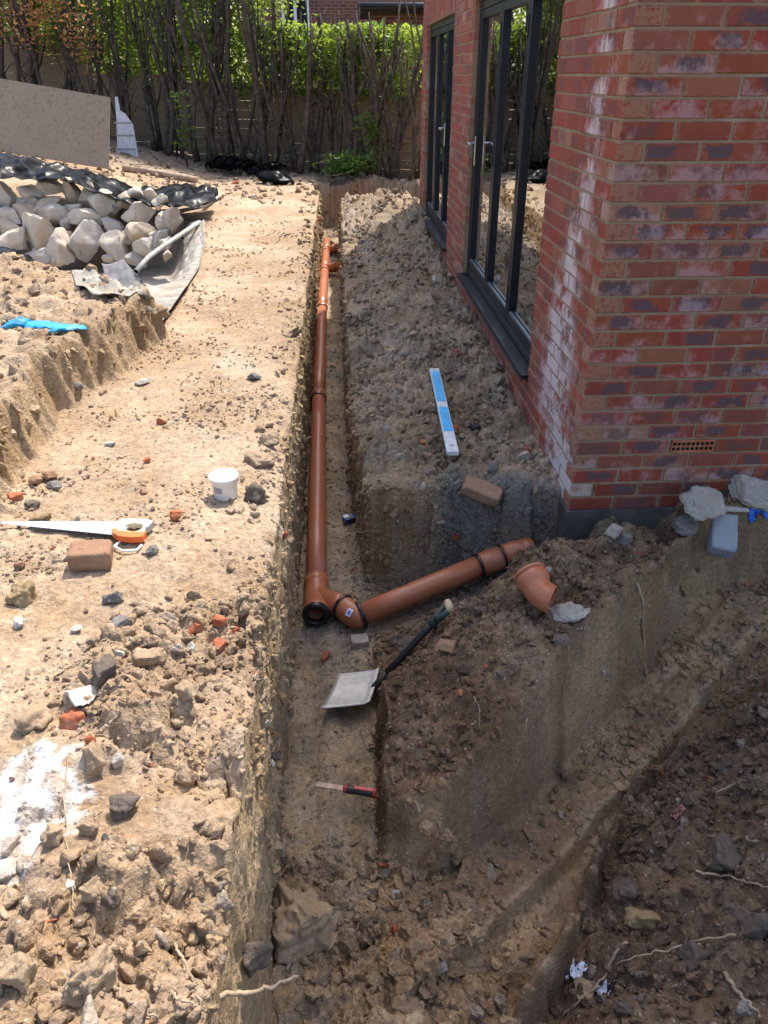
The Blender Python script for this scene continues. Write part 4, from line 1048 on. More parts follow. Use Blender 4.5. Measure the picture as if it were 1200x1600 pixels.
# ------------------------------------------------------------------ white plastic panel between the stems
a = at_y(200, 246, 14.7); wp_ = thing('white_screen', a, 'narrow white plastic panel with grey bars standing behind hedge stems', 'panel')
w_ = .17; pv = [(-w_, 0), (w_*1.05, 0), (w_*.9, .50), (w_*.3, .66), (-w_*.2, .72), (-w_*.25, .92), (-w_*.5, .92), (-w_*.62, .60)]
v, f = prism(pv, -.02, .02); o = mesh_obj('panel', v, f, simple('bluish_white_plastic', (.52, .56, .62), .5), wp_); o.rotation_euler = (math.pi/2-.1, 0, 0)
for zz in (.12, .33, .52):
    o = mesh_obj('bar', *cbox(-.15, .15, zz, zz+.022, .021, .032, .002), M['greypipe'], wp_); o.rotation_euler = (math.pi/2-.1, 0, 0)

# ------------------------------------------------------------------ stone-lined pond
def stone(name, c, dims, seed, mat, label, cat, group=None, rot=None, sub=3, cuts=12, rough=.05, lo=.6, hi=.98):
    V, F = rock_shape(seed, sub, cuts, lo, hi, rough, dims)
    o = mesh_obj(name, V, F, mat, None, True); o.location = c; o.data.set_sharp_from_angle(angle=math.radians(32 if name != 'soil_clod' else 75))
    o.rotation_euler = rot if rot is not None else (R.uniform(-.2, .2), R.uniform(-.2, .2), R.uniform(0, 6.28))
    return tag(o, label, cat, group)
# stones of the far pond wall: centre in the photograph, width and height there, row
ST = [(5, 312, 30, 46, 'top'), (72, 293, 42, 26, 'top'), (107, 297, 36, 42, 'top'), (135, 310, 30, 40, 'top'), (160, 322, 44, 40, 'top'), (192, 315, 38, 30, 'top'),
      (12, 340, 40, 34, 'second'), (42, 306, 42, 28, 'second'), (70, 320, 52, 30, 'second'), (112, 327, 34, 20, 'second'), (35, 334, 40, 28, 'second'), (78, 339, 52, 32, 'second'), (130, 345, 60, 28, 'second'), (175, 356, 42, 26, 'second'), (212, 340, 56, 38, 'second'),
      (8, 358, 40, 30, 'third'), (22, 380, 52, 44, 'third'), (60, 368, 60, 66, 'third'), (92, 388, 50, 50, 'bottom'), (128, 378, 66, 56, 'third'), (180, 388, 50, 40, 'third'), (218, 365, 44, 34, 'third'),
      (255, 350, 34, 30, 'second'), (265, 348, 40, 40, 'second'), (195, 372, 24, 22, 'third'), (228, 390, 44, 32, 'third'), (205, 408, 46, 26, 'bottom'), (250, 372, 34, 30, 'third'), (55, 402, 44, 26, 'bottom'), (15, 412, 40, 34, 'bottom'),
      (-22, 330, 44, 40, 'top'), (-25, 372, 50, 50, 'third')]
cnt = {}
onum = ['first', 'second', 'third', 'fourth', 'fifth', 'sixth', 'seventh', 'eighth', 'ninth', 'tenth', 'eleventh', 'twelfth', 'thirteenth']
for k, (px, py, pw, ph, row) in enumerate(sorted(ST, key=lambda s_: s_[0])):
    # the wall leans back: distance grows with height in the picture; its right end curves nearer
    d = ray(px, py); sh_ = float(np.interp(px, [0, 170, 230, 290], [0, 0, .25, .75]))
    # plane  y = 9.0 - sh + 1.15*(z+.15)
    t_ = ((9.0-sh_)+1.15*(CAM[2]+.15)-CAM[1])/(d[1]-1.15*d[2]); p = Vector(CAM+d*t_); dep = t_
    sw, sh2 = pw*dep/FPX*.56, ph*dep/FPX*.62
    cnt[row] = cnt.get(row, 0)+1
    stone('pond_stone', p+Vector((0, .06, 0)), (sw, min(sw, sh2)*1.0, sh2), 1000+k, M[('pondstone', 'pondstone_b', 'pondstone', 'pondstone_c')[k*7 % 4]], 'pale stone in the pond wall, %s from the left in the %s course' % (onum[cnt[row]-1], row), 'stone', 'stones of the pond wall',
          rot=(R.uniform(-.15, .15), R.uniform(-.18, .18), R.uniform(-.2, .2)), cuts=16, rough=.075, lo=.42, hi=.93, sub=4)
gps = np.random.default_rng(12); spx = np.sort(gps.uniform(-20, 275, 34))
unit = ['', 'first', 'second', 'third', 'fourth', 'fifth', 'sixth', 'seventh', 'eighth', 'ninth', 'tenth', 'eleventh', 'twelfth', 'thirteenth', 'fourteenth', 'fifteenth', 'sixteenth', 'seventeenth', 'eighteenth', 'nineteenth']
def ordn(n): return unit[n] if n < 20 else {20: 'twentieth', 30: 'thirtieth'}.get(n, {2: 'twenty-', 3: 'thirty-'}[n//10]+unit[n % 10])
for k in range(34):
    px, py = spx[k], gps.uniform(296, 420); pw = gps.uniform(16, 30); d = ray(px, py); sh_ = float(np.interp(px, [0, 170, 230, 290], [0, 0, .25, .75]))
    t_ = ((9.0-sh_)+1.15*(CAM[2]+.15)-CAM[1])/(d[1]-1.15*d[2]); sz = pw*t_/FPX*.56
    stone('pond_stone', Vector(CAM+d*t_)+Vector((0, .10, 0)), (sz, sz*.8, sz*.75), 1200+k, M[('pondstone_b', 'pondstone', 'pondstone_c')[k % 3]], 'small beige stone wedged in the pond wall, %s of these from the left' % ordn(k+1), 'stone', 'small stones of the pond wall', cuts=14, rough=.08, lo=.42, hi=.93, sub=3)
# ------------------------------------------------------------------ sheets: strips with folds, given by an edge pair of world points
def strip(A, B, nu, nv, amp, seed, wrinkle=(6, 3), thick=.004):
    """lofted sheet between polyline A and polyline B with folds"""
    def samp(P, u):
        u = u*(len(P)-1); i = min(int(u), len(P)-2); return P[i].lerp(P[i+1], u-i)
    V = np.zeros((nu+1, nv+1, 3))
    for i in range(nu+1):
        a = samp(A, i/nu); b = samp(B, i/nu)
        for j in range(nv+1): V[i, j] = a.lerp(b, j/nv)
    U, W = np.meshgrid(np.linspace(0, 1, nu+1), np.linspace(0, 1, nv+1), indexing='ij')
    n1 = fbm(U*wrinkle[0]+W*1.3, W*wrinkle[1]+seed, seed, 4)
    rid = 1-2*np.abs(per(U*wrinkle[0]*1.2+W*.8, W*wrinkle[1]*.8, seed+5))
    off = amp*(n1*.9+.55*rid)
    off = off+amp*.07*fbm(U*wrinkle[0]*3.3, W*wrinkle[1]*3.3, seed+13, 3)
    V[..., 2] += off; V[..., 1] -= .5*off; V[..., 0] += amp*.5*fbm(U*wrinkle[0], W*wrinkle[1], seed+9, 3)
    i0 = (np.arange(nu)[:, None]*(nv+1)+np.arange(nv)[None]).ravel()
    return V.reshape(-1, 3), np.stack([i0, i0+nv+1, i0+nv+2, i0+1], 1)
def sheet(name, A, B, mat, label, cat, amp, seed, nu=70, nv=16, wrinkle=(6, 3), zl=None):
    V, F = strip(A, B, nu, nv, amp, seed, wrinkle)
    if zl is not None:
        g_ = ground(V[:, 0], V[:, 1]); V[:, 2] = np.minimum(np.maximum(V[:, 2], g_+zl), g_+zl+.05)
    o = mesh_obj(name, V, F, mat, None, True); m = o.modifiers.new('solid', 'SOLIDIFY'); m.thickness = .004
    return tag(o, label, cat)
def row(pts, Y): return [at_y(x, y, (Y[i] if isinstance(Y, (list, tuple)) else Y)) for i, (x, y) in enumerate(pts)]
sheet('pond_liner', row([(-30, 238), (40, 248), (95, 262), (150, 275), (200, 292), (250, 297), (300, 290), (340, 300)], [10.5, 10.5, 10.6, 10.7, 10.7, 10.6, 10.6, 10.8]),
      row([(-30, 276), (40, 283), (95, 284), (135, 298), (190, 318), (240, 328), (290, 330), (338, 318)], [9.75, 9.75, 9.8, 9.75, 9.6, 9.5, 9.6, 9.9]), M['liner'], 'black plastic pond liner draped over the top of the stones', 'liner', .085, 4, 110, 22, (9, 2.5))
sheet('liner_strip', row([(-20, 384), (25, 392), (50, 404), (62, 414)], 7.4), row([(-20, 402), (20, 406), (45, 415), (60, 424)], 7.0), M['liner'], 'short strip of black liner on the near rim of the pond', 'liner', .03, 8, 40, 8, (4, 2))
def gp(x, y, dz=.0):
    p = pix(x, y); return p+Vector((0, 0, dz))
sheet('fleece_sheet', [gp(320, 350, .03), gp(322, 385, .03), gp(312, 425, .03), gp(295, 455, .03), gp(240, 478, .03), gp(180, 470, .03), gp(120, 455, .04)],
      [at_z(288, 362, .20), at_z(286, 392, .18), at_z(276, 418, .18), at_z(250, 436, .20), at_z(212, 444, .22), at_z(170, 442, .26), at_z(112, 438, .34)], M['fleece'], 'pale dusty fleece lining the near and right rim of the pond', 'fleece', .026, 12, 150, 44, (7, 3), .006)
sheet('underlay_fold', [at_z(160, 415, .33), at_z(195, 410, .36), at_z(222, 440, .33)], [at_z(170, 462, .26), at_z(198, 455, .30), at_z(228, 447, .30)], M['fleece_dark'], 'folded dark grey underlay standing up at the pond edge', 'underlay', .03, 16, 30, 14, (3, 2))
sheet('underlay_scrap', [at_z(90, 424, .42), at_z(120, 428, .42), at_z(136, 446, .38)], [at_z(92, 444, .38), at_z(115, 458, .36), at_z(138, 468, .33)], M['fleece_dark'], 'dark grey underlay scrap on the soil at the near pond rim', 'underlay', .025, 19, 24, 12, (3, 2))
sheet('liner_tag', [at_z(205, 450, .37), at_z(235, 452, .37), at_z(252, 468, .37)], [at_z(205, 456, .36), at_z(230, 460, .36), at_z(244, 470, .36)], M['fleece_dark'], 'thin dark strip of underlay curling on the pale fleece', 'underlay', .012, 23, 20, 6, (3, 1))
# two grey pipes leading into the pond, and gravel in its bed
for pts, rr, lab in (([(310, 348), (285, 365), (255, 385), (232, 402), (212, 425)], .024, 'long grey pipe lying down into the pond over the fleece'), ([(312, 347), (300, 356), (285, 372)], .021, 'short open grey pipe beside the long grey pipe at the pond'),
                     ([(345, 305), (318, 322), (280, 330), (245, 330)], .024, 'grey pipe end poking out under the black liner')):
    P = [at_z(x, y, .40-.10*k/len(pts)*(1 if 'long' in lab else .2)) for k, (x, y) in enumerate(pts)]
    o = thing('grey_pipe', P[0], lab, 'pipe'); wobj('pipe_wall', shell(P, rr, .004, 16), M['greypipe'], o, True)
    wobj('pipe_bore', shell(P, rr-.0045, .0005, 12), M['dark_opening'], o, True)
# ------------------------------------------------------------------ log, coil, bag by the hedge
P = [gp(192, 268, .04), gp(250, 277, .05), gp(308, 286, .04)]; lg = thing('timber_pole', P[0], 'grey timber pole lying on the soil in front of the hedge', 'pole'); wobj('shaft', tube(P, [.05, .052, .05], 12), M['log'], lg, True)
cl0 = pix(362, 272); coil = thing('black_hose_coil', cl0, 'heap of coiled black hose in front of the hedge', 'hose')
for k in range(9):
    cx_ = cl0.x-.28+.075*k+R.uniform(-.02, .02); ch = R.uniform(.14, .24); P = []
    for a in range(26):
        th_ = 2*math.pi*a/26; P.append(Vector((cx_+.10*math.cos(th_)+.05*math.sin(th_), cl0.y+.30*math.cos(th_+.4), cl0.z+.09+ch*(.5+.5*math.sin(th_))*(1-.05*k))))
    wobj('loop', tube(P, .021, 8, False, True), M['liner'], coil, True)
for k in range(5):
    cx_ = cl0.x+.45+.09*k; P = []
    for a in range(22):
        th_ = 2*math.pi*a/22; P.append(Vector((cx_+.16*math.cos(th_), cl0.y-.25+.26*math.sin(th_+.3), cl0.z+.05+.05*k*.5+.04*math.sin(th_*2+k))))
    wobj('loop', tube(P, .018, 8, False, True), M['liner'], coil, True)
bp = pix(433, 288); V, F = rock_shape(31, 3, 5, .7, .95, .16, (.30, .20, .13)); o = mesh_obj('black_bag', V, F, M['liner'], None, True); o.location = bp+Vector((0, 0, .07)); tag(o, 'black crumpled plastic bag beside the hose coil at the trench end', 'bag')
o.rotation_euler = (0, .15, -.35)

# ------------------------------------------------------------------ tools and loose things
# spirit level on the right bank
la, lb3 = pix(678, 594), pix(707, 724); zt_ = max(la.z, lb3.z, gz(.57, 4.0), gz(.57, 4.3))+.03
la.z = lb3.z = zt_; dv = lb3-la; ll = dv.length
lev = thing('spirit_level', la, 'blue and white spirit level lying on the soil bank by the wall', 'level', None, (0, 0, math.atan2(dv.y, dv.x)))
lev.rotation_euler = (0, -math.atan2(-.0, 1), math.atan2(dv.y, dv.x))
hw = .031
mesh_obj('body', *cbox(0, ll, -hw, hw, -.012, .012, .003), M['levelw'], lev)
for a, b in ((.05, .46), (.53, .80)): mesh_obj('blue_film', *cbox(ll*a, ll*b, -hw+.005, hw-.006, .0122, .0138, .0005), M['blue'], lev)
mesh_obj('vial_window', *cbox(ll*.47, ll*.52, -.016, .016, .0122, .0150, .001), M['levelw'], lev)
for a in (.015, .93): mesh_obj('end_mark', *cbox(ll*a, ll*a+.03, -.012, .012, .0122, .0132, .0003), M['sticker_g'], lev)
# tub
tp_ = pix(353, 775); tub = thing('plastic_tub', tp_-Vector((0, 0, .004)), 'small white plastic tub with a lid on the sunlit soil', 'tub'); tub.scale = (.80, .80, .80)
mesh_obj('bucket', *lathe([(.0, .002), (.056, .002), (.060, .006), (.068, .108), (.072, .110), (.072, .118), (.066, .118), (.058, .02), (.0, .018)], 40), M['white_pl'], tub, True)
mesh_obj('lid', *lathe([(.0, .121), (.064, .121), (.066, .126), (.076, .127), (.0775, .124), (.0775, .114), (.0735, .113), (.0735, .1195), (.0, .1195)], 40), M['white_pl'], tub, True)
V = []; F = []
for i, (r_, z_) in enumerate(((.0640, .048), (.0664, .082))):
    for k in range(7): a = math.radians(222+7*k); V.append((r_*math.cos(a), r_*math.sin(a), z_))
for k in range(6): F.append((k, k+1, 8+k, 7+k))
lbp = mesh_obj('tub_label', V, F, M['sticker_g'], tub); lbp['label'] = 'small grey printed label'
# hand saw
sa, sb2 = pix(232, 842), pix(8, 821); dv = sb2-sa; ang = math.atan2(dv.y, dv.x); ll = math.hypot(dv.x, dv.y)
saw = thing('hand_saw', (sa.x, sa.y, max(sa.z, sb2.z, gz((sa.x+sb2.x)/2, (sa.y+sb2.y)/2))+.018), 'hand saw with an orange and cream handle lying on the soil', 'saw', None, (0, math.atan2(0, 1), ang))
hl = ll*.205
teeth = []; nT = 40
for k in range(nT): teeth += [(hl*.7+(ll-hl*.7)*k/nT, .046-.020*k/nT), (hl*.7+(ll-hl*.7)*(k+.5)/nT, .0425-.020*k/nT)]
bl_ = [(hl*.7, -.062), (ll, .008)]+[(ll, .026)]+list(reversed(teeth))
mesh_obj('blade', *prism([(x, y) for x, y in bl_], -.0008, .0008), M['sawsteel'], saw)
def ringprism(outer, inner, z0, z1):
    n = len(outer); V = []; F = []
    for z in (z0, z1):
        V += [(x, y, z) for x, y in outer]; V += [(x, y, z) for x, y in inner]
    for k in range(n):
        j = (k+1) % n
        F += [(j, k, n+k, n+j), (2*n+k, 2*n+j, 3*n+j, 3*n+k), (k, j, 2*n+j, 2*n+k), (n+j, n+k, 3*n+k, 3*n+j)]
    return V, F
oh = [(0, -.055), (.03, -.066), (.075, -.066), (hl, -.06), (hl+.02, -.02), (hl, .04), (.08, .062), (.03, .064), (-.004, .055), (.006, .0)]
ih = [(.022, -.022), (.04, -.034), (.065, -.034), (.085, -.028), (.09, -.01), (.085, .012), (.065, .024), (.04, .026), (.024, .018), (.018, 0)]
mesh_obj('handle', *ringprism(oh, ih, -.011, .011), M['creamp'], saw)
mesh_obj('grip', *prism([(-.006, .022), (.05, .030), (.11, .026), (hl*.9, .012), (hl+.012, .02), (hl-.006, .046), (.08, .066), (.03, .068), (-.008, .058)], -.0125, .0125), M['orange'], saw)
mesh_obj('grip_end', *prism([(-.004, -.056), (.03, -.068), (.05, -.068), (.045, -.04), (.018, -.024), (.012, .0), (-.001, -.01)], -.0124, .0124), M['greypipe'], saw)
P = [pix(188, 852)+Vector((0, 0, .012)), pix(180, 860)+Vector((0, 0, .014)), pix(192, 866)+Vector((0, 0, .014)), pix(215, 864)+Vector((0, 0, .012)), pix(222, 856)+Vector((0, 0, .012))]
cd_ = thing('looped_string', P[0], 'loop of white string beside the saw handle', 'string'); wobj('strand', tube(P, .005, 6), M['white_pl'], cd_, True)
# spade
bA, bB2, bC, bD = at_z(500, 1112, -.500), at_z(577, 1104, -.485), at_z(592, 1051, -.465), at_z(528, 1058, -.485)
sp_ = thing('spade', bD, 'short spade with a pale steel blade resting across the trench on the mound', 'spade')
nu, nv = 10, 8; V = []
for i in range(nu+1):
    for j in range(nv+1):
        u, v = i/nu, j/nv; p = bA.lerp(bB2, u).lerp(bD.lerp(bC, u), v)
        p = p+Vector((0, 0, .020*(2*v-1)**2-.010*u*(1-u)+.012*(u > .98)))
        V.append(p)
F = [(i*(nv+1)+j, (i+1)*(nv+1)+j, (i+1)*(nv+1)+j+1, i*(nv+1)+j+1) for i in range(nu) for j in range(nv)]
o = wobj('blade', ([tuple(v) for v in V], F), M['blade'], sp_, True); m = o.modifiers.new('solid', 'SOLIDIFY'); m.thickness = .004
def over(px, py, h): p = pix(px, py); return p+Vector((0, 0, h))
k0 = bC.lerp(bB2, .42); k4 = over(680, 988, .05)
path = [k0-(k4-k0)*.06]+[k0.lerp(k4, u) for u in (0, .2, .4, .6, .8, 1)]
for q_ in path[2:]: q_.z = max([q_.z]+[gz(q_.x+a_, q_.y+b_)+.020 for a_ in (-.03, 0, .03) for b_ in (-.03, 0, .03)])
for it in range(3):
    for i_ in range(2, 6): path[i_].z = max(path[i_].z, .5*(path[i_-1].z+path[i_+1].z))
wobj('socket', tube(path[:3], [.010, .016, .0165], 12), M['blackp'], sp_, True)
wobj('shaft', tube(path[2:], [.0155]*5, 12), M['blackp'], sp_, True)
dirs = (path[-1]-path[-2]).normalized(); side = Vector((.35, .75, .12)); side = (side-dirs*side.dot(dirs)).normalized()
y0 = path[-1]; gA = y0+dirs*.085+side*.048; gB = y0+dirs*.085-side*.048
wobj('yoke', join([tube([y0-dirs*.03, y0, y0+dirs*.03+side*.035, gA], [.021, .022, .014, .013], 10), tube([y0, y0+dirs*.03-side*.035, gB], [.02, .014, .013], 10)]), M['greenp'], sp_, True)
wobj('grip', tube([gB-side*.012, gB, y0+dirs*.087, gA, gA+side*.012], [.012, .0165, .019, .0165, .012], 12), M['ash'], sp_, True)
# wood chisel in the trench
ca, cb2 = pix(496, 1253), pix(590, 1250); hz2 = max(ca.z, cb2.z)+.022; ca.z = hz2-.006; cb2.z = hz2
dv = cb2-ca; ch = thing('chisel', ca, 'steel chisel with a red and black handle lying across the trench floor', 'chisel', None, (0, 0, math.atan2(dv.y, dv.x)))
ll = dv.length
mesh_obj('blade', *cbox(0, ll*.47, -.0125, .0125, -.002, .004, .0015), simple('rusty_steel', (.26, .20, .16), .5, .4, .4, .3, 30), ch)
v, f = tube([(ll*.44, 0, 0), (ll*.47, 0, 0), (ll*.52, 0, 0), (ll*.72, 0, 0), (ll*.93, 0, 0), (ll*.96, 0, 0)], [.010, .015, .0155, .0145, .0165, .013], 14); mesh_obj('handle', v, f, M['blackp'], ch, True)
v, f = tube([(ll*.93, 0, 0), (ll*.94, 0, 0), (ll*.985, 0, 0), (ll, 0, 0)], [.0168, .0185, .0185, .015], 14); mesh_obj('striking_cap', v, f, M['redp'], ch, True)
v, f = tube([(ll*.455, 0, 0), (ll*.46, 0, 0), (ll*.50, 0, 0), (ll*.505, 0, 0)], [.0135, .0165, .0165, .0145], 14); mesh_obj('collar', v, f, M['redp'], ch, True)
mesh_obj('red_inlay', *cbox(ll*.62, ll*.94, -.006, .012, .0125, .0172, .002), M['redp'], ch)
# tape measure in the trench
tm = pix(545, 816); tp2 = thing('tape_measure', tm, 'small blue and silver tape measure on the trench floor', 'tape measure', None, (0, 0, .5))
v, f = prism([(-.035, -.030), (.035, -.030), (.035, .005), (.02, .030), (-.02, .034), (-.035, .02)], 0, .038); mesh_obj('case', v, f, M['navy'], tp2)
v, f = prism([(-.030, -.005), (.0, -.008), (.006, .020), (-.018, .029), (-.031, .016)], .0382, .0405); mesh_obj('silver_face', v, f, M['silver'], tp2)
mesh_obj('stripe', *cbox(-.022, .012, -.012, -.006, .0384, .0415, .0005), M['yellow'], tp2)
mesh_obj('grip', *cbox(-.02, .037, -.034, -.026, .002, .030, .002), M['blackp'], tp2)
# blue gloves
gl0 = pix(85, 516); glv = thing('rubber_glove', gl0, 'crumpled bright blue rubber glove on the bank beside the pond', 'glove')
def blob_strip(a, b, w0, w1, h, seed):
    nu, nv = 26, 12; V = []
    for i in range(nu+1):
        for j in range(nv):
            u = i/nu; th_ = 2*math.pi*j/nv; wd = (w0*(1-u)+w1*u)*(.35+.65*math.sin(math.pi*min(1, max(0, u*.94+.03)))**.5)
            c = a.lerp(b, u); V.append((c.x+(b-a).normalized().y*-wd*math.cos(th_)*.0, c.y+wd*math.cos(th_), c.z+h*(.5+.5*math.sin(th_))*math.sin(math.pi*(u*.94+.03))**.5))
    V = np.array(V); V[:, 2] += .016*fbm(V[:, 0]*28, V[:, 1]*28, seed, 3)+.004; V[:, 1] += .02*fbm(V[:, 0]*20, V[:, 2]*20, seed+2, 2)
    F = [(i*nv+j, i*nv+(j+1) % nv, (i+1)*nv+(j+1) % nv, (i+1)*nv+j) for i in range(nu) for j in range(nv)]+[tuple(reversed(range(nv))), tuple(nu*nv+j for j in range(nv))]
    return [tuple(v) for v in V], F
wl = [pix(30, 512), pix(95, 513), pix(96, 518), pix(138, 523)]
wobj('palm', blob_strip(wl[0], wl[1]+Vector((.02, 0, 0)), .075, .06, .028, 3), M['glove'], glv, True)
wobj('cuff', blob_strip(wl[2]-Vector((.06, 0, 0)), wl[3], .05, .055, .026, 5), M['glove'], glv, True)
for k in range(4):
    a_ = wl[0]+Vector((.05, -.04+.025*k, .02)); wobj('finger', tube([a_, a_+Vector((-.05, -.01+.01*k, .012)), a_+Vector((-.10, .02*(k-1.5), .0)), a_+Vector((-.13, .025*(k-1.5), -.006))], [.016, .016, .014, .007], 8), M['glove'], glv, True)

# ------------------------------------------------------------------ stones, brick bits and clods that can be told apart
def lie(px, py, pw, ph, mat, label, cat, name, seed, group=None, sink=.3, flat=1., **k):
    p = pix(px, py+ph*.35); dep = depth_of(p); a = pw*dep/FPX*.55; b = ph*dep/FPX*.60*flat
    return stone(name, p+Vector((0, a*.3, b*(1-sink)-b*.2)), (a, a*.85, b), seed, mat, label, cat, group, **k)
BR, RK, CD = 'brick_fragment', 'rock', 'soil_clod'
things_ = [
 (275, 807, 24, 22, 'red', 'rounded orange-red brick lump near the white tub', BR), (253, 660, 18, 12, 'red', 'small flat red brick chip on the middle of the sunlit path', BR), (305, 986, 30, 24, 'red', 'round orange brick lump by the trench edge', BR),
 (345, 975, 34, 26, 'red', 'crumbled orange brick piece right of the round lump', BR), (345, 1010, 26, 30, 'red', 'lower crumbled orange brick piece on the trench edge', BR), (114, 1128, 42, 34, 'red', 'bright red brick corner beside the white powder', BR),
 (141, 1158, 18, 22, 'red', 'small red brick chip right of the bright red corner', BR), (508, 1025, 24, 20, 'red', 'red brick lump on the trench floor below the pipe mouth', BR), (710, 669, 18, 16, 'red', 'orange pebble of brick beside the spirit level', BR),
 (665, 692, 26, 8, 'red', 'thin red brick sliver left of the spirit level', BR), (718, 1083, 14, 12, 'red', 'small red chip on the dark mound', BR), (760, 1042, 12, 10, 'red', 'tiny red chip high on the mound', BR),
 (230, 720, 12, 10, 'red', 'small reddish pebble between tub and bank', BR), (24, 778, 22, 18, 'red', 'red brick lump at the foot of the bank', BR), (58, 752, 26, 14, 'brownbrick', 'flat pinkish brown stone at the foot of the bank', RK),
 (80, 745, 34, 16, 'brownbrick', 'flat brownish slab stone below the bank', RK), (85, 762, 28, 14, 'st_grey', 'flat grey stone beside the brownish slab', RK), (50, 790, 24, 14, 'st_dark', 'dark lump above the saw tip', CD), (60, 808, 30, 16, 'st_ochre', 'ochre clod beside the saw blade', CD),
 (35, 925, 42, 44, 'st_ochre', 'ragged ochre clay clod at the left edge', CD), (192, 977, 42, 32, 'st_grey', 'dark grey stone on the sunlit soil', RK), (165, 1052, 50, 40, 'st_dark', 'brown block of soil standing up near the trench', CD), (122, 1092, 56, 22, 'st_pale', 'white topped flat stone above the red corner', RK),
 (48, 1128, 56, 34, 'st_tan', 'brown angular clod left of the red corner', CD), (152, 1190, 36, 56, 'st_tan', 'tall brown clod beside the white powder', CD), (183, 1195, 24, 26, 'st_pale', 'small cream stone behind the tall clod', RK), (195, 1260, 44, 36, 'st_dark', 'dark clod at the right rim of the white powder', CD),
 (82, 1298, 38, 40, 'st_tan', 'brown clod in the white powder at its lower rim', CD), (138, 1296, 30, 30, 'st_tan', 'small brown clod below the white powder', CD), (290, 1210, 34, 40, 'st_tan', 'upright pale slab of clay near the trench edge', CD), (112, 1382, 22, 20, 'st_pale', 'grey white pebble below the white powder', RK),
 (143, 1385, 34, 42, 'st_tan', 'cracked clod above the dark hole', CD), (175, 1412, 28, 40, 'st_dark', 'small clod inside the dark hole', CD), (35, 1510, 62, 90, 'st_tan', 'big pale clay slab at the lower left', CD), (150, 1520, 90, 60, 'st_tan', 'big rough clod near the bottom left root', CD),
 (232, 485, 18, 10, 'st_grey', 'small grey stone at the end of the bank', RK), (250, 503, 36, 18, 'st_tan', 'clod at the foot of the bank end', CD), (225, 597, 26, 12, 'st_pale', 'flat pale stone on the path below the bank', RK), (170, 694, 22, 10, 'st_pale', 'small white stone on the path left of the tub', RK),
 (123, 607, 22, 14, 'st_grey', 'grey stone lodged at the bank foot', RK), (225, 770, 16, 10, 'brownbrick', 'small brown stone above the saw handle', CD), (238, 860, 20, 16, 'st_grey', 'small dark lump just right of the saw handle', CD), (178, 932, 30, 26, 'st_grey', 'grey clod below the saw', CD),
 (30, 885, 18, 16, 'brownbrick', 'brown pebble left of the loose brick', CD), (30, 975, 26, 18, 'st_pale', 'whitish pebble at the left edge', RK), (120, 985, 24, 14, 'st_pale', 'flat pale pebble left of the dark stone', RK), (188, 1022, 20, 18, 'st_pale', 'white pebble beside the brown block', RK), (280, 1012, 16, 14, 'st_pale', 'first white pebble below the orange lump', RK), (298, 1014, 18, 16, 'st_pale', 'second white pebble below the orange lump', RK),
 (681, 440, 16, 18, 'st_pale', 'whitish round stone on the bank by the far wall', RK), (820, 715, 28, 22, 'st_conc', 'round crusty concrete lump near the wall foot', RK), (835, 770, 12, 14, 'st_ochre', 'small yellowish pebble on the bank front', RK), (795, 668, 14, 10, 'st_ochre', 'tan pebble right of the black plug', RK),
 (770, 735, 26, 22, 'st_grey', 'dark grey stone above the half buried brick', RK), (715, 770, 14, 22, 'st_grey', 'grey chip left of the half buried brick', RK), (784, 912, 26, 40, 'st_ochre', 'tall brown lump left of the loose elbow', CD), (855, 895, 16, 14, 'st_conc', 'pale stone behind the loose elbow', RK),
 (750, 955, 20, 16, 'st_dark', 'dark stone on the mound left of the elbow', CD), (880, 1003, 30, 14, 'st_dark', 'dark flake under the concrete lump', CD), (640, 1010, 40, 24, 'st_dark', 'rough clod beside the spade shaft', CD), (700, 1012, 44, 20, 'brownbrick', 'reddish flat stone right of the spade handle', RK),
 (395, 1515, 62, 60, 'st_dark', 'big dark clod at the bottom of the trench', CD), (480, 1440, 120, 100, 'st_tan', 'large crusty clay mass at the bottom of the trench', CD), (515, 1435, 24, 32, 'st_pale', 'cream angular stone in the loose clods', RK), (617, 1397, 18, 16, 'st_pale', 'white flint below the mound tip', RK), (690, 1515, 26, 28, 'st_conc', 'pale stone in the excavation floor', RK),
 (428, 1207, 12, 12, 'st_pale', 'white chip at the trench wall foot', RK), (430, 1190, 20, 18, 'st_dark', 'dark lump at the trench wall foot', CD), (985, 1250, 12, 14, 'st_conc', 'grey pebble on the spoil heap', RK), (978, 1392, 44, 40, 'st_dark', 'angular dark block at the spoil heap foot', CD), (1010, 1440, 60, 36, 'st_ochre', 'ochre clod on the spoil heap', CD), (915, 1545, 34, 26, 'st_tan', 'tan clod beside the litter', CD),
 (975, 1575, 26, 30, 'st_dark', 'dark lump right of the litter', CD), (1080, 1490, 50, 40, 'st_dark', 'broad clod on the right of the spoil heap', CD), (1180, 1440, 60, 70, 'st_dark', 'big clod at the right edge', CD), (1130, 1330, 60, 40, 'st_dark', 'upper clod on the spoil heap', CD), (940, 1060, 14, 12, 'st_conc', 'pale chip on the excavation wall', RK),
 (400, 590, 24, 12, 'st_grey', 'grey patch of stone on the path edge', RK), (455, 520, 30, 20, 'st_tan', 'clod on the trench lip far along', CD), (405, 720, 40, 22, 'st_tan', 'broad clod on the trench lip behind the tub', CD), (400, 770, 40, 30, 'st_dark', 'dark hollow clod right of the tub', CD), (420, 690, 30, 20, 'st_tan', 'small clod on the trench lip behind the tub', CD), (290, 1085, 40, 30, 'st_tan', 'clod near the trench below the orange bricks', CD), (230, 1030, 50, 36, 'st_tan', 'rough clod above the brown block', CD),
]
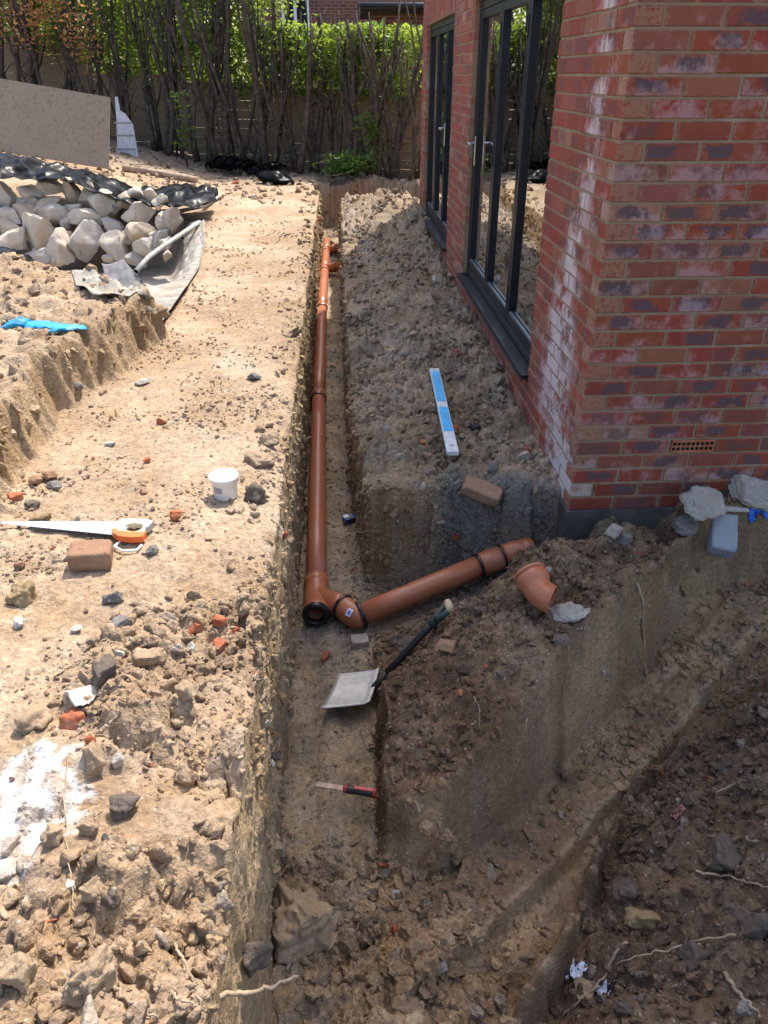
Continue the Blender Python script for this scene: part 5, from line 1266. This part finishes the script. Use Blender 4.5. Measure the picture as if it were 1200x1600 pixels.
for k, (px, py, pw, ph, mt, lab, nm) in enumerate(things_):
    lie(px, py, pw, ph, M[mt], lab, {BR: 'brick', RK: 'stone', CD: 'clod'}[nm], nm, 2000+k, cuts=(16 if nm != CD else 9), rough=(.07 if nm != CD else .2), lo=.40, hi=.9, sub=(5 if pw > 80 else 4), sink=.3 if nm != CD else .5)
# bricks and blocks
def block(px, py, dims, rot, mat, name, label, cat, seed, dz=0., rough=.02, chip=.006):
    p = pix(px, py); bm = bmesh.new(); bmesh.ops.create_cube(bm, size=1.0); bmesh.ops.subdivide_edges(bm, edges=bm.edges[:], cuts=9, use_grid_fill=True)
    V = np.array([v.co[:] for v in bm.verts]); F = [[v.index for v in f.verts] for f in bm.faces]; bm.free()
    g = np.random.default_rng(seed); e = np.sort(np.abs(V), 1)[:, 1]; V = V*(1-.06*ss(.40, .5, e))[:, None]
    V = V*np.array(dims)
    for c_ in range(5):
        n_ = g.normal(size=3); n_ /= np.linalg.norm(n_); mxd = (V @ n_).max(); d_ = mxd*g.uniform(.82, .95); q_ = V @ n_-d_; V = V-np.where(q_ > 0, q_, 0)[:, None]*n_
    s_ = min(dims); V = V+rough*s_*np.stack([fbm(V[:, a]*28+seed, V[:, b]*40, a+seed, 3) for a, b in ((0, 1), (1, 2), (2, 0))], 1)
    o = mesh_obj(name, [tuple(v) for v in V], F, mat, None, True); o.location = p+Vector((0, 0, dims[2]*.42+dz)); o.rotation_euler = rot; return tag(o, label, cat)
block(146, 884, (.145, .105, .085), (.02, .03, .12), M['brownbrick'], 'brick_fragment', 'dusty half brick standing on the soil below the saw', 'brick', 5)
block(752, 776, (.20, .10, .065), (.25, .30, -.35), M['brownbrick'], 'brick_fragment', 'half buried brown brick on the front of the soil bank', 'brick', 6, -.02)
block(562, 1006, (.085, .065, .05), (.1, 0, .1), M['st_conc'], 'rock', 'small square grey stone on the trench floor by the pipe bend', 'stone', 7, -.01)
block(1122, 858, (.12, .21, .09), (.55, .12, -.25), simple('cut_block', (.25, .26, .28), .9, .1, 0, .12, 8, .4, 90, (.12, .14, .22), .4), 'concrete_block', 'smooth grey cut block tilted in the rubble by the wall', 'block', 9, .03, .008)
def slab(px, py, dims, rot, mat, name, label, seed, dz):
    p = pix(px, py); V, F = rock_shape(seed, 5, 16, .45, .8, .14, (1, 1, 1)); V = np.sign(V)*np.abs(V)**.85; V = V*np.array(dims)
    V[:, 2] += .014*fbm(V[:, 0]*26, V[:, 1]*26, seed, 4)+.008*np.abs(per(V[:, 0]*60, V[:, 1]*60, seed))
    o = mesh_obj(name, V, F, mat, None, True); o.location = p+Vector((0, 0, dz)); o.rotation_euler = rot; return tag(o, label, 'concrete')
slab(1100, 800, (.15, .12, .035), (.55, .05, .35), M['st_conc'], 'concrete_slab', 'broken crusty concrete slab leaning at the wall foot', 410, .05)
slab(1172, 790, (.14, .12, .045), (.65, -.05, -.15), M['st_conc'], 'concrete_slab', 'broken concrete slab at the right edge against the wall', 412, .06)
slab(885, 970, (.085, .065, .035), (.15, .05, .25), M['st_conc'], 'concrete_lump', 'flat grey concrete lump below the loose elbow', 408, .02)
slab(1072, 832, (.09, .07, .04), (.4, .2, .4), M['st_grey'], 'concrete_lump', 'small wet concrete piece under the leaning slab', 413, .02)
block(1145, 815, (.13, .03, .012), (.1, .1, .05), M['st_pale'], 'concrete_lump', 'thin pale shard between the slab and the blue scrap', 'concrete', 14, .03, .05)
block(975, 848, (.05, .04, .05), (.2, .2, .5), M['st_grey'], 'rock', 'small grey chip at the foot of the footing', 'stone', 15)
block(958, 838, (.07, .05, .05), (.2, .3, .9), M['st_conc'], 'rock', 'bluish grey chip beside the footing', 'stone', 16)
# black cap, blue scrap, litter
bk = pix(742, 672); V, F = rock_shape(77, 3, 6, .7, .95, .05, (.040, .030, .022)); o = mesh_obj('pipe_plug', V, F, M['blackp'], None, True); o.location = bk+Vector((0, 0, .018)); tag(o, 'small black plastic plug on the soil right of the spirit level', 'plug'); o.rotation_euler = (0, .3, -.5)
def scrap(name, px, py, s_, mat, label, cat, seed, h=.03):
    p = pix(px, py); n = 14; u, v = np.meshgrid(np.linspace(-1, 1, n), np.linspace(-1, 1, n)); r_ = np.hypot(u, v)
    X = s_*u*(1+.3*per(v*2+seed, u, seed)); Y = s_*.7*v*(1+.3*per(u*2, v+seed, seed+1)); Zz = h*(.6+fbm(u*1.8+seed, v*1.8, seed+2, 3)*1.3)+.006
    i0 = (np.arange(n-1)[:, None]*n+np.arange(n-1)[None]).ravel(); F = np.stack([i0, i0+1, i0+n+1, i0+n], 1)
    keep = r_.ravel()[F].max(1) < 1.0+.35*per(F[:, 0]*.37, F[:, 0]*.11, seed)
    V = np.stack([X, Y, Zz], -1).reshape(-1, 3)
    V[:, 2] += np.clip(ground(V[:, 0]+p.x, V[:, 1]+p.y)-p.z, -.02, .03)
    o = mesh_obj(name, V, F[keep], mat, None, True); o.location = p; m = o.modifiers.new('solid', 'SOLIDIFY'); m.thickness = .002; return tag(o, label, cat)
scrap('plastic_scrap', 1188, 808, .05, M['bluescrap'], 'crumpled blue polythene scrap by the wall at the right edge', 'scrap', 3, .05)
scrap('plastic_scrap', 1172, 820, .022, M['bluescrap'], 'tiny bright blue plastic bit left of the blue polythene', 'scrap', 9, .02)
t = NT('printed_wrapper'); c = t.mix(t.ramp(t.noise(28, 2), .5, .53), (.72, .76, .85), (.03, .03, .04)); M['wrap'] = t.fin(c, .4, None, .4)
scrap('wrapper', 895, 1527, .042, M['wrap'], 'crumpled white and black wrapper at the spoil heap foot', 'litter', 5, .03)
scrap('wrapper', 942, 1556, .024, M['wrap'], 'smaller white wrapper scrap right of the crumpled wrapper', 'litter', 6, .02)
scrap('plastic_scrap', 1058, 1275, .025, simple('pink_film', (.42, .16, .16), .6), 'dull pink plastic scrap on the edge of the spoil heap', 'scrap', 7, .02)
# roots and twigs
def root(pts, r, label, lift=.012, name='root', n=26, cat='root', seed=0, zs=None):
    Q = []
    wp = [pix(x, y) for x, y in pts] if zs is None else [at_z(x, y, z) for (x, y), z in zip(pts, zs)]
    for i in range(n+1):
        u = i/n*(len(wp)-1); k = min(int(u), len(wp)-2); f = u-k
        a = wp[max(k-1, 0)]; b = wp[k]; c = wp[k+1]; d = wp[min(k+2, len(wp)-1)]
        p = .5*((2*b)+(c-a)*f+(2*a-5*b+4*c-d)*f*f+(3*b-a-3*c+d)*f**3)
        p = p+Vector((R.uniform(-.004, .004), R.uniform(-.004, .004), 0)); p.z = (max(p.z, gz(p.x, p.y)-.004) if zs is None else p.z)+lift*(.5+.5*math.sin(i*(1.3 if zs is None else .3)+seed)); Q.append(p)
    for it in range(2):
        for i in range(1, n): Q[i].z = max(Q[i].z, .5*(Q[i-1].z+Q[i+1].z))
    o = thing(name, Q[0], label, cat); wobj('strand', tube(Q, [r*(1.15-.7*i/n)*R.uniform(.85, 1.15) for i in range(n+1)], 7), M['root'], o, True)
    return o
root([(300, 1570), (360, 1556), (410, 1546), (468, 1528)], .006, 'thick brown root sticking out over the bottom of the trench', .006, zs=(.30, .22, .18, .15))
root([(160, 1500), (180, 1545), (215, 1580), (250, 1598)], .0045, 'pale brown root curving across the bottom left soil', .015)
root([(108, 1180), (105, 1260), (108, 1340), (118, 1420), (140, 1480), (162, 1508)], .0018, 'thin root strand hanging down beside the white powder', .01)
root([(280, 1500), (305, 1545), (320, 1598)], .003, 'thin root at the bottom near the trench edge', .012)
root([(270, 1560), (300, 1575), (330, 1598)], .0028, 'second thin root crossing the first at the bottom', .012)
root([(990, 920), (1002, 960), (1003, 1010), (1005, 1050), (1018, 1088)], .0048, 'long root hanging down the excavation wall below the concrete lump', .01)
root([(885, 1010), (888, 1040), (882, 1075), (878, 1100)], .003, 'short forked root on the mound face', .008)
root([(822, 1130), (815, 1180), (800, 1220), (788, 1255)], .0028, 'thin curved root on the lower mound face', .008)
root([(740, 1090), (748, 1120), (750, 1145)], .002, 'tiny root on the mound left of the thin curved root', .006)
root([(1150, 1465), (1090, 1475), (1040, 1490), (1000, 1498), (960, 1512)], .0035, 'crooked twig lying across the spoil heap', .02)
root([(980, 1475), (955, 1505), (945, 1530), (910, 1565), (880, 1590)], .0045, 'branching root beside the white wrapper', .016)
root([(1085, 1367), (1130, 1374), (1165, 1384), (1198, 1394)], .004, 'straight pale twig on the right of the spoil heap', .02)
root([(1130, 1528), (1150, 1555), (1170, 1580), (1185, 1600)], .006, 'bright yellowish stick at the bottom right corner', .025)
root([(1110, 1245), (1150, 1228), (1185, 1218)], .003, 'grey twig high on the spoil heap', .012)
root([(85, 1060), (110, 1045), (135, 1030)], .003, 'small twig on the sunlit soil left of the brown block', .01)
root([(160, 1150), (178, 1130), (192, 1112)], .004, 'pale stick lying by the red brick corner', .014)
P = [pix(505, 300)+Vector((0, 0, .1)), pix(498, 275)+Vector((0, 0, .12))]
root([(540, 277), (515, 280), (490, 287)], .014, 'branch lying across the far end of the trench', .05, 'fallen_branch', 10, 'branch')
# ------------------------------------------------------------------ crumbs, pebbles and small clods strewn over the soil
fxx, fyy = FC[:, 0], FC[:, 1]
cln = fbm(fxx*2.2, fyy*2.2, 801, 3)
inbox = lambda x0, x1, y0, y1: (fxx > x0) & (fxx < x1) & (fyy > y0) & (fyy < y1)
openair = ~((fxx > 1.08) & (fyy > 3.23)) & ((fxx > -.27) | (FZ['white'] < .7) | (fyy > 2.2))
def scatter(name, label, n, seed, weight, smin, smax, pw, sub=2, sink=.42, tint=(.82, 1.15), kinds=10, pale=.025, dist=0., rough=.16, cuts=9, smooth=False):
    g = np.random.default_rng(seed)
    wt = FA*np.where(openair, weight, 0)/(.6+fyy.clip(0))**dist; wt = wt/wt.sum()
    fi = g.choice(len(FA), n, p=wt)
    u = g.random((n, 1)); v = g.random((n, 1)); q_ = VP[FQ[fi]]
    pos = (q_[:, 0]*(1-u)+q_[:, 1]*u)*(1-v)+(q_[:, 3]*(1-u)+q_[:, 2]*u)*v
    s_ = (smin+(smax-smin)*g.random(n)**pw)*(1+.05*pos[:, 1].clip(0))
    pos = pos+FN[fi]*(s_*(.5-sink))[:, None]
    T = [rock_shape(seed*100+i, sub, cuts, .38, .85, rough) for i in range(kinds)]
    F0 = T[0][1]; nvv = len(T[0][0]); tv = np.stack([t_[0] for t_ in T])
    kk = g.integers(0, kinds, n)
    # random rotations
    qn = g.normal(size=(n, 4)); qn /= np.linalg.norm(qn, axis=1)[:, None]; w_, x_, y_, z_ = qn.T
    RM = np.stack([np.stack([1-2*(y_*y_+z_*z_), 2*(x_*y_-z_*w_), 2*(x_*z_+y_*w_)], -1), np.stack([2*(x_*y_+z_*w_), 1-2*(x_*x_+z_*z_), 2*(y_*z_-x_*w_)], -1), np.stack([2*(x_*z_-y_*w_), 2*(y_*z_+x_*w_), 1-2*(x_*x_+y_*y_)], -1)], 1)
    v3 = tv[kk]*(s_[:, None]*np.stack([g.uniform(.9, 1.4, n), g.uniform(.7, 1.1, n), g.uniform(.5, .9, n)], 1))[:, None, :]
    V = (np.einsum('nij,nkj->nki', RM, v3)+pos[:, None]).reshape(-1, 3)
    F = (F0[None]+(np.arange(n)*nvv)[:, None, None]).reshape(-1, 3)
    cc_ = FCOL[fi]*g.uniform(tint[0], tint[1], (n, 1))
    pm = g.random(n) < pale; cc_[pm] = .45*cc_[pm]+.6*np.array([.36, .32, .265])*g.uniform(.7, 1.1, (pm.sum(), 1))
    rm = g.random(n) < .006; cc_[rm] = np.array([.33, .10, .05])
    gm = g.random(n) < pale*.8; cc_[gm] = .4*cc_[gm]+.6*np.array([.19, .17, .15])*g.uniform(.7, 1.1, (gm.sum(), 1))
    o = mesh_obj(name, V, F, M['clod'], None, smooth, colors=np.repeat(np.clip(cc_, .02, .9), nvv, 0)); tag(o, label, 'crumbs', kind='stuff'); return o
flatg = (FZ['steep'] < .6)*1.
cl = lambda k, o: ss(-.1+o, .35+o, cln)*k+(1-k)
scatter('path_crumbs', 'crumbs and pebbles strewn over the sunlit clay path', 5200, 1, inbox(-1.6, -.27, 1.2, 10)*flatg*(FZ['bank'] < .3)*(FZ['pond'] < .3)*cl(.95, .0), .003, .013, 2.6, 2, .35, dist=1.2)
scatter('bank_crumbs', 'crumbs and clods on the left bank top', 1500, 2, inbox(-3.4, -1.2, 2.6, 6.6)*(FZ['bank'] > .3)*cl(.7, 0), .005, .034, 2.6, 2)
scatter('edge_clods', 'broken clods on the near trench edge', 1700, 3, inbox(-1.05, -.27, .7, 2.7)*(FZ['near'] > .2)*ss(-.15, .2, fbm(fxx*1.9, fyy*1.9, 137, 2)+.08), .004, .028, 3.4, 3, kinds=14, smooth=True, rough=.2)
scatter('lip_clods', 'clods along the left lip of the trench', 1500, 4, np.exp(-((fxx+.33)/.09)**2)*inbox(-.7, -.25, 1.6, 12), .004, .026, 2.6, 2, dist=.8)
scatter('wall_crumbs', 'crumbs stuck in the cut trench walls', 2200, 14, inbox(-.45, 1.6, .8, 9)*(FZ['steep'] > .6)*(cln > -.05), .002, .013, 2.8, 2, .58, dist=.8, pale=.008)
scatter('bank_rubble', 'crumbly clods on the soil bank along the house wall', 6500, 5, inbox(.04, 1.08, 3.35, 12)*cl(.85, -.05), .004, .030, 3.4, 2, .42, dist=.9, pale=.04)
scatter('mound_clods', 'crumbs and clods on the dark mound', 6000, 6, inbox(.08, 2.2, 1.7, 3.42)*(FZ['exc'] < .4)*(FZ['steep'] < .5)*cl(.6, -.1), .003, .022, 3.2, 2, .4)
scatter('trench_gravel', 'gravel and crumbs on the trench floor', 4500, 7, inbox(-.30, .12, 1.5, 10)*(FZ['trench'] > .5), .002, .011, 2.4, 2, .35, dist=.8, pale=.06)
scatter('dig_clods', 'clods on the floor of the diagonal excavation', 4200, 8, inbox(-.30, 2.4, .8, 3.2)*(FZ['exc'] > .5)*(FZ['steep'] < .5)*cl(.8, -.02), .003, .026, 3.4, 2)
scatter('dig_lumps', 'bigger broken clods where the two digs meet', 420, 15, inbox(-.30, .45, .8, 1.75)*(FZ['exc'] > .5), .012, .050, 2.4, 4, .5, kinds=16, rough=.2)
scatter('face_gravel', 'grey gravel in the cut face beside the branch pipe', 2200, 16, inbox(.04, 1.12, 3.15, 3.62)*(FZ['branch'] > .05), .003, .015, 2.6, 2, .5, pale=.03)
scatter('heap_clods', 'loose dark clods of the spoil heap', 5200, 9, inbox(.3, 2.2, .6, 2.6)*(FZ['heap'] > .4), .003, .030, 3.2, 3, kinds=14)
scatter('hedge_litter', 'crumbly soil under the hedge', 1200, 10, inbox(-5, 1.6, 11, 15.5)*1., .012, .04, 2.4, 2)
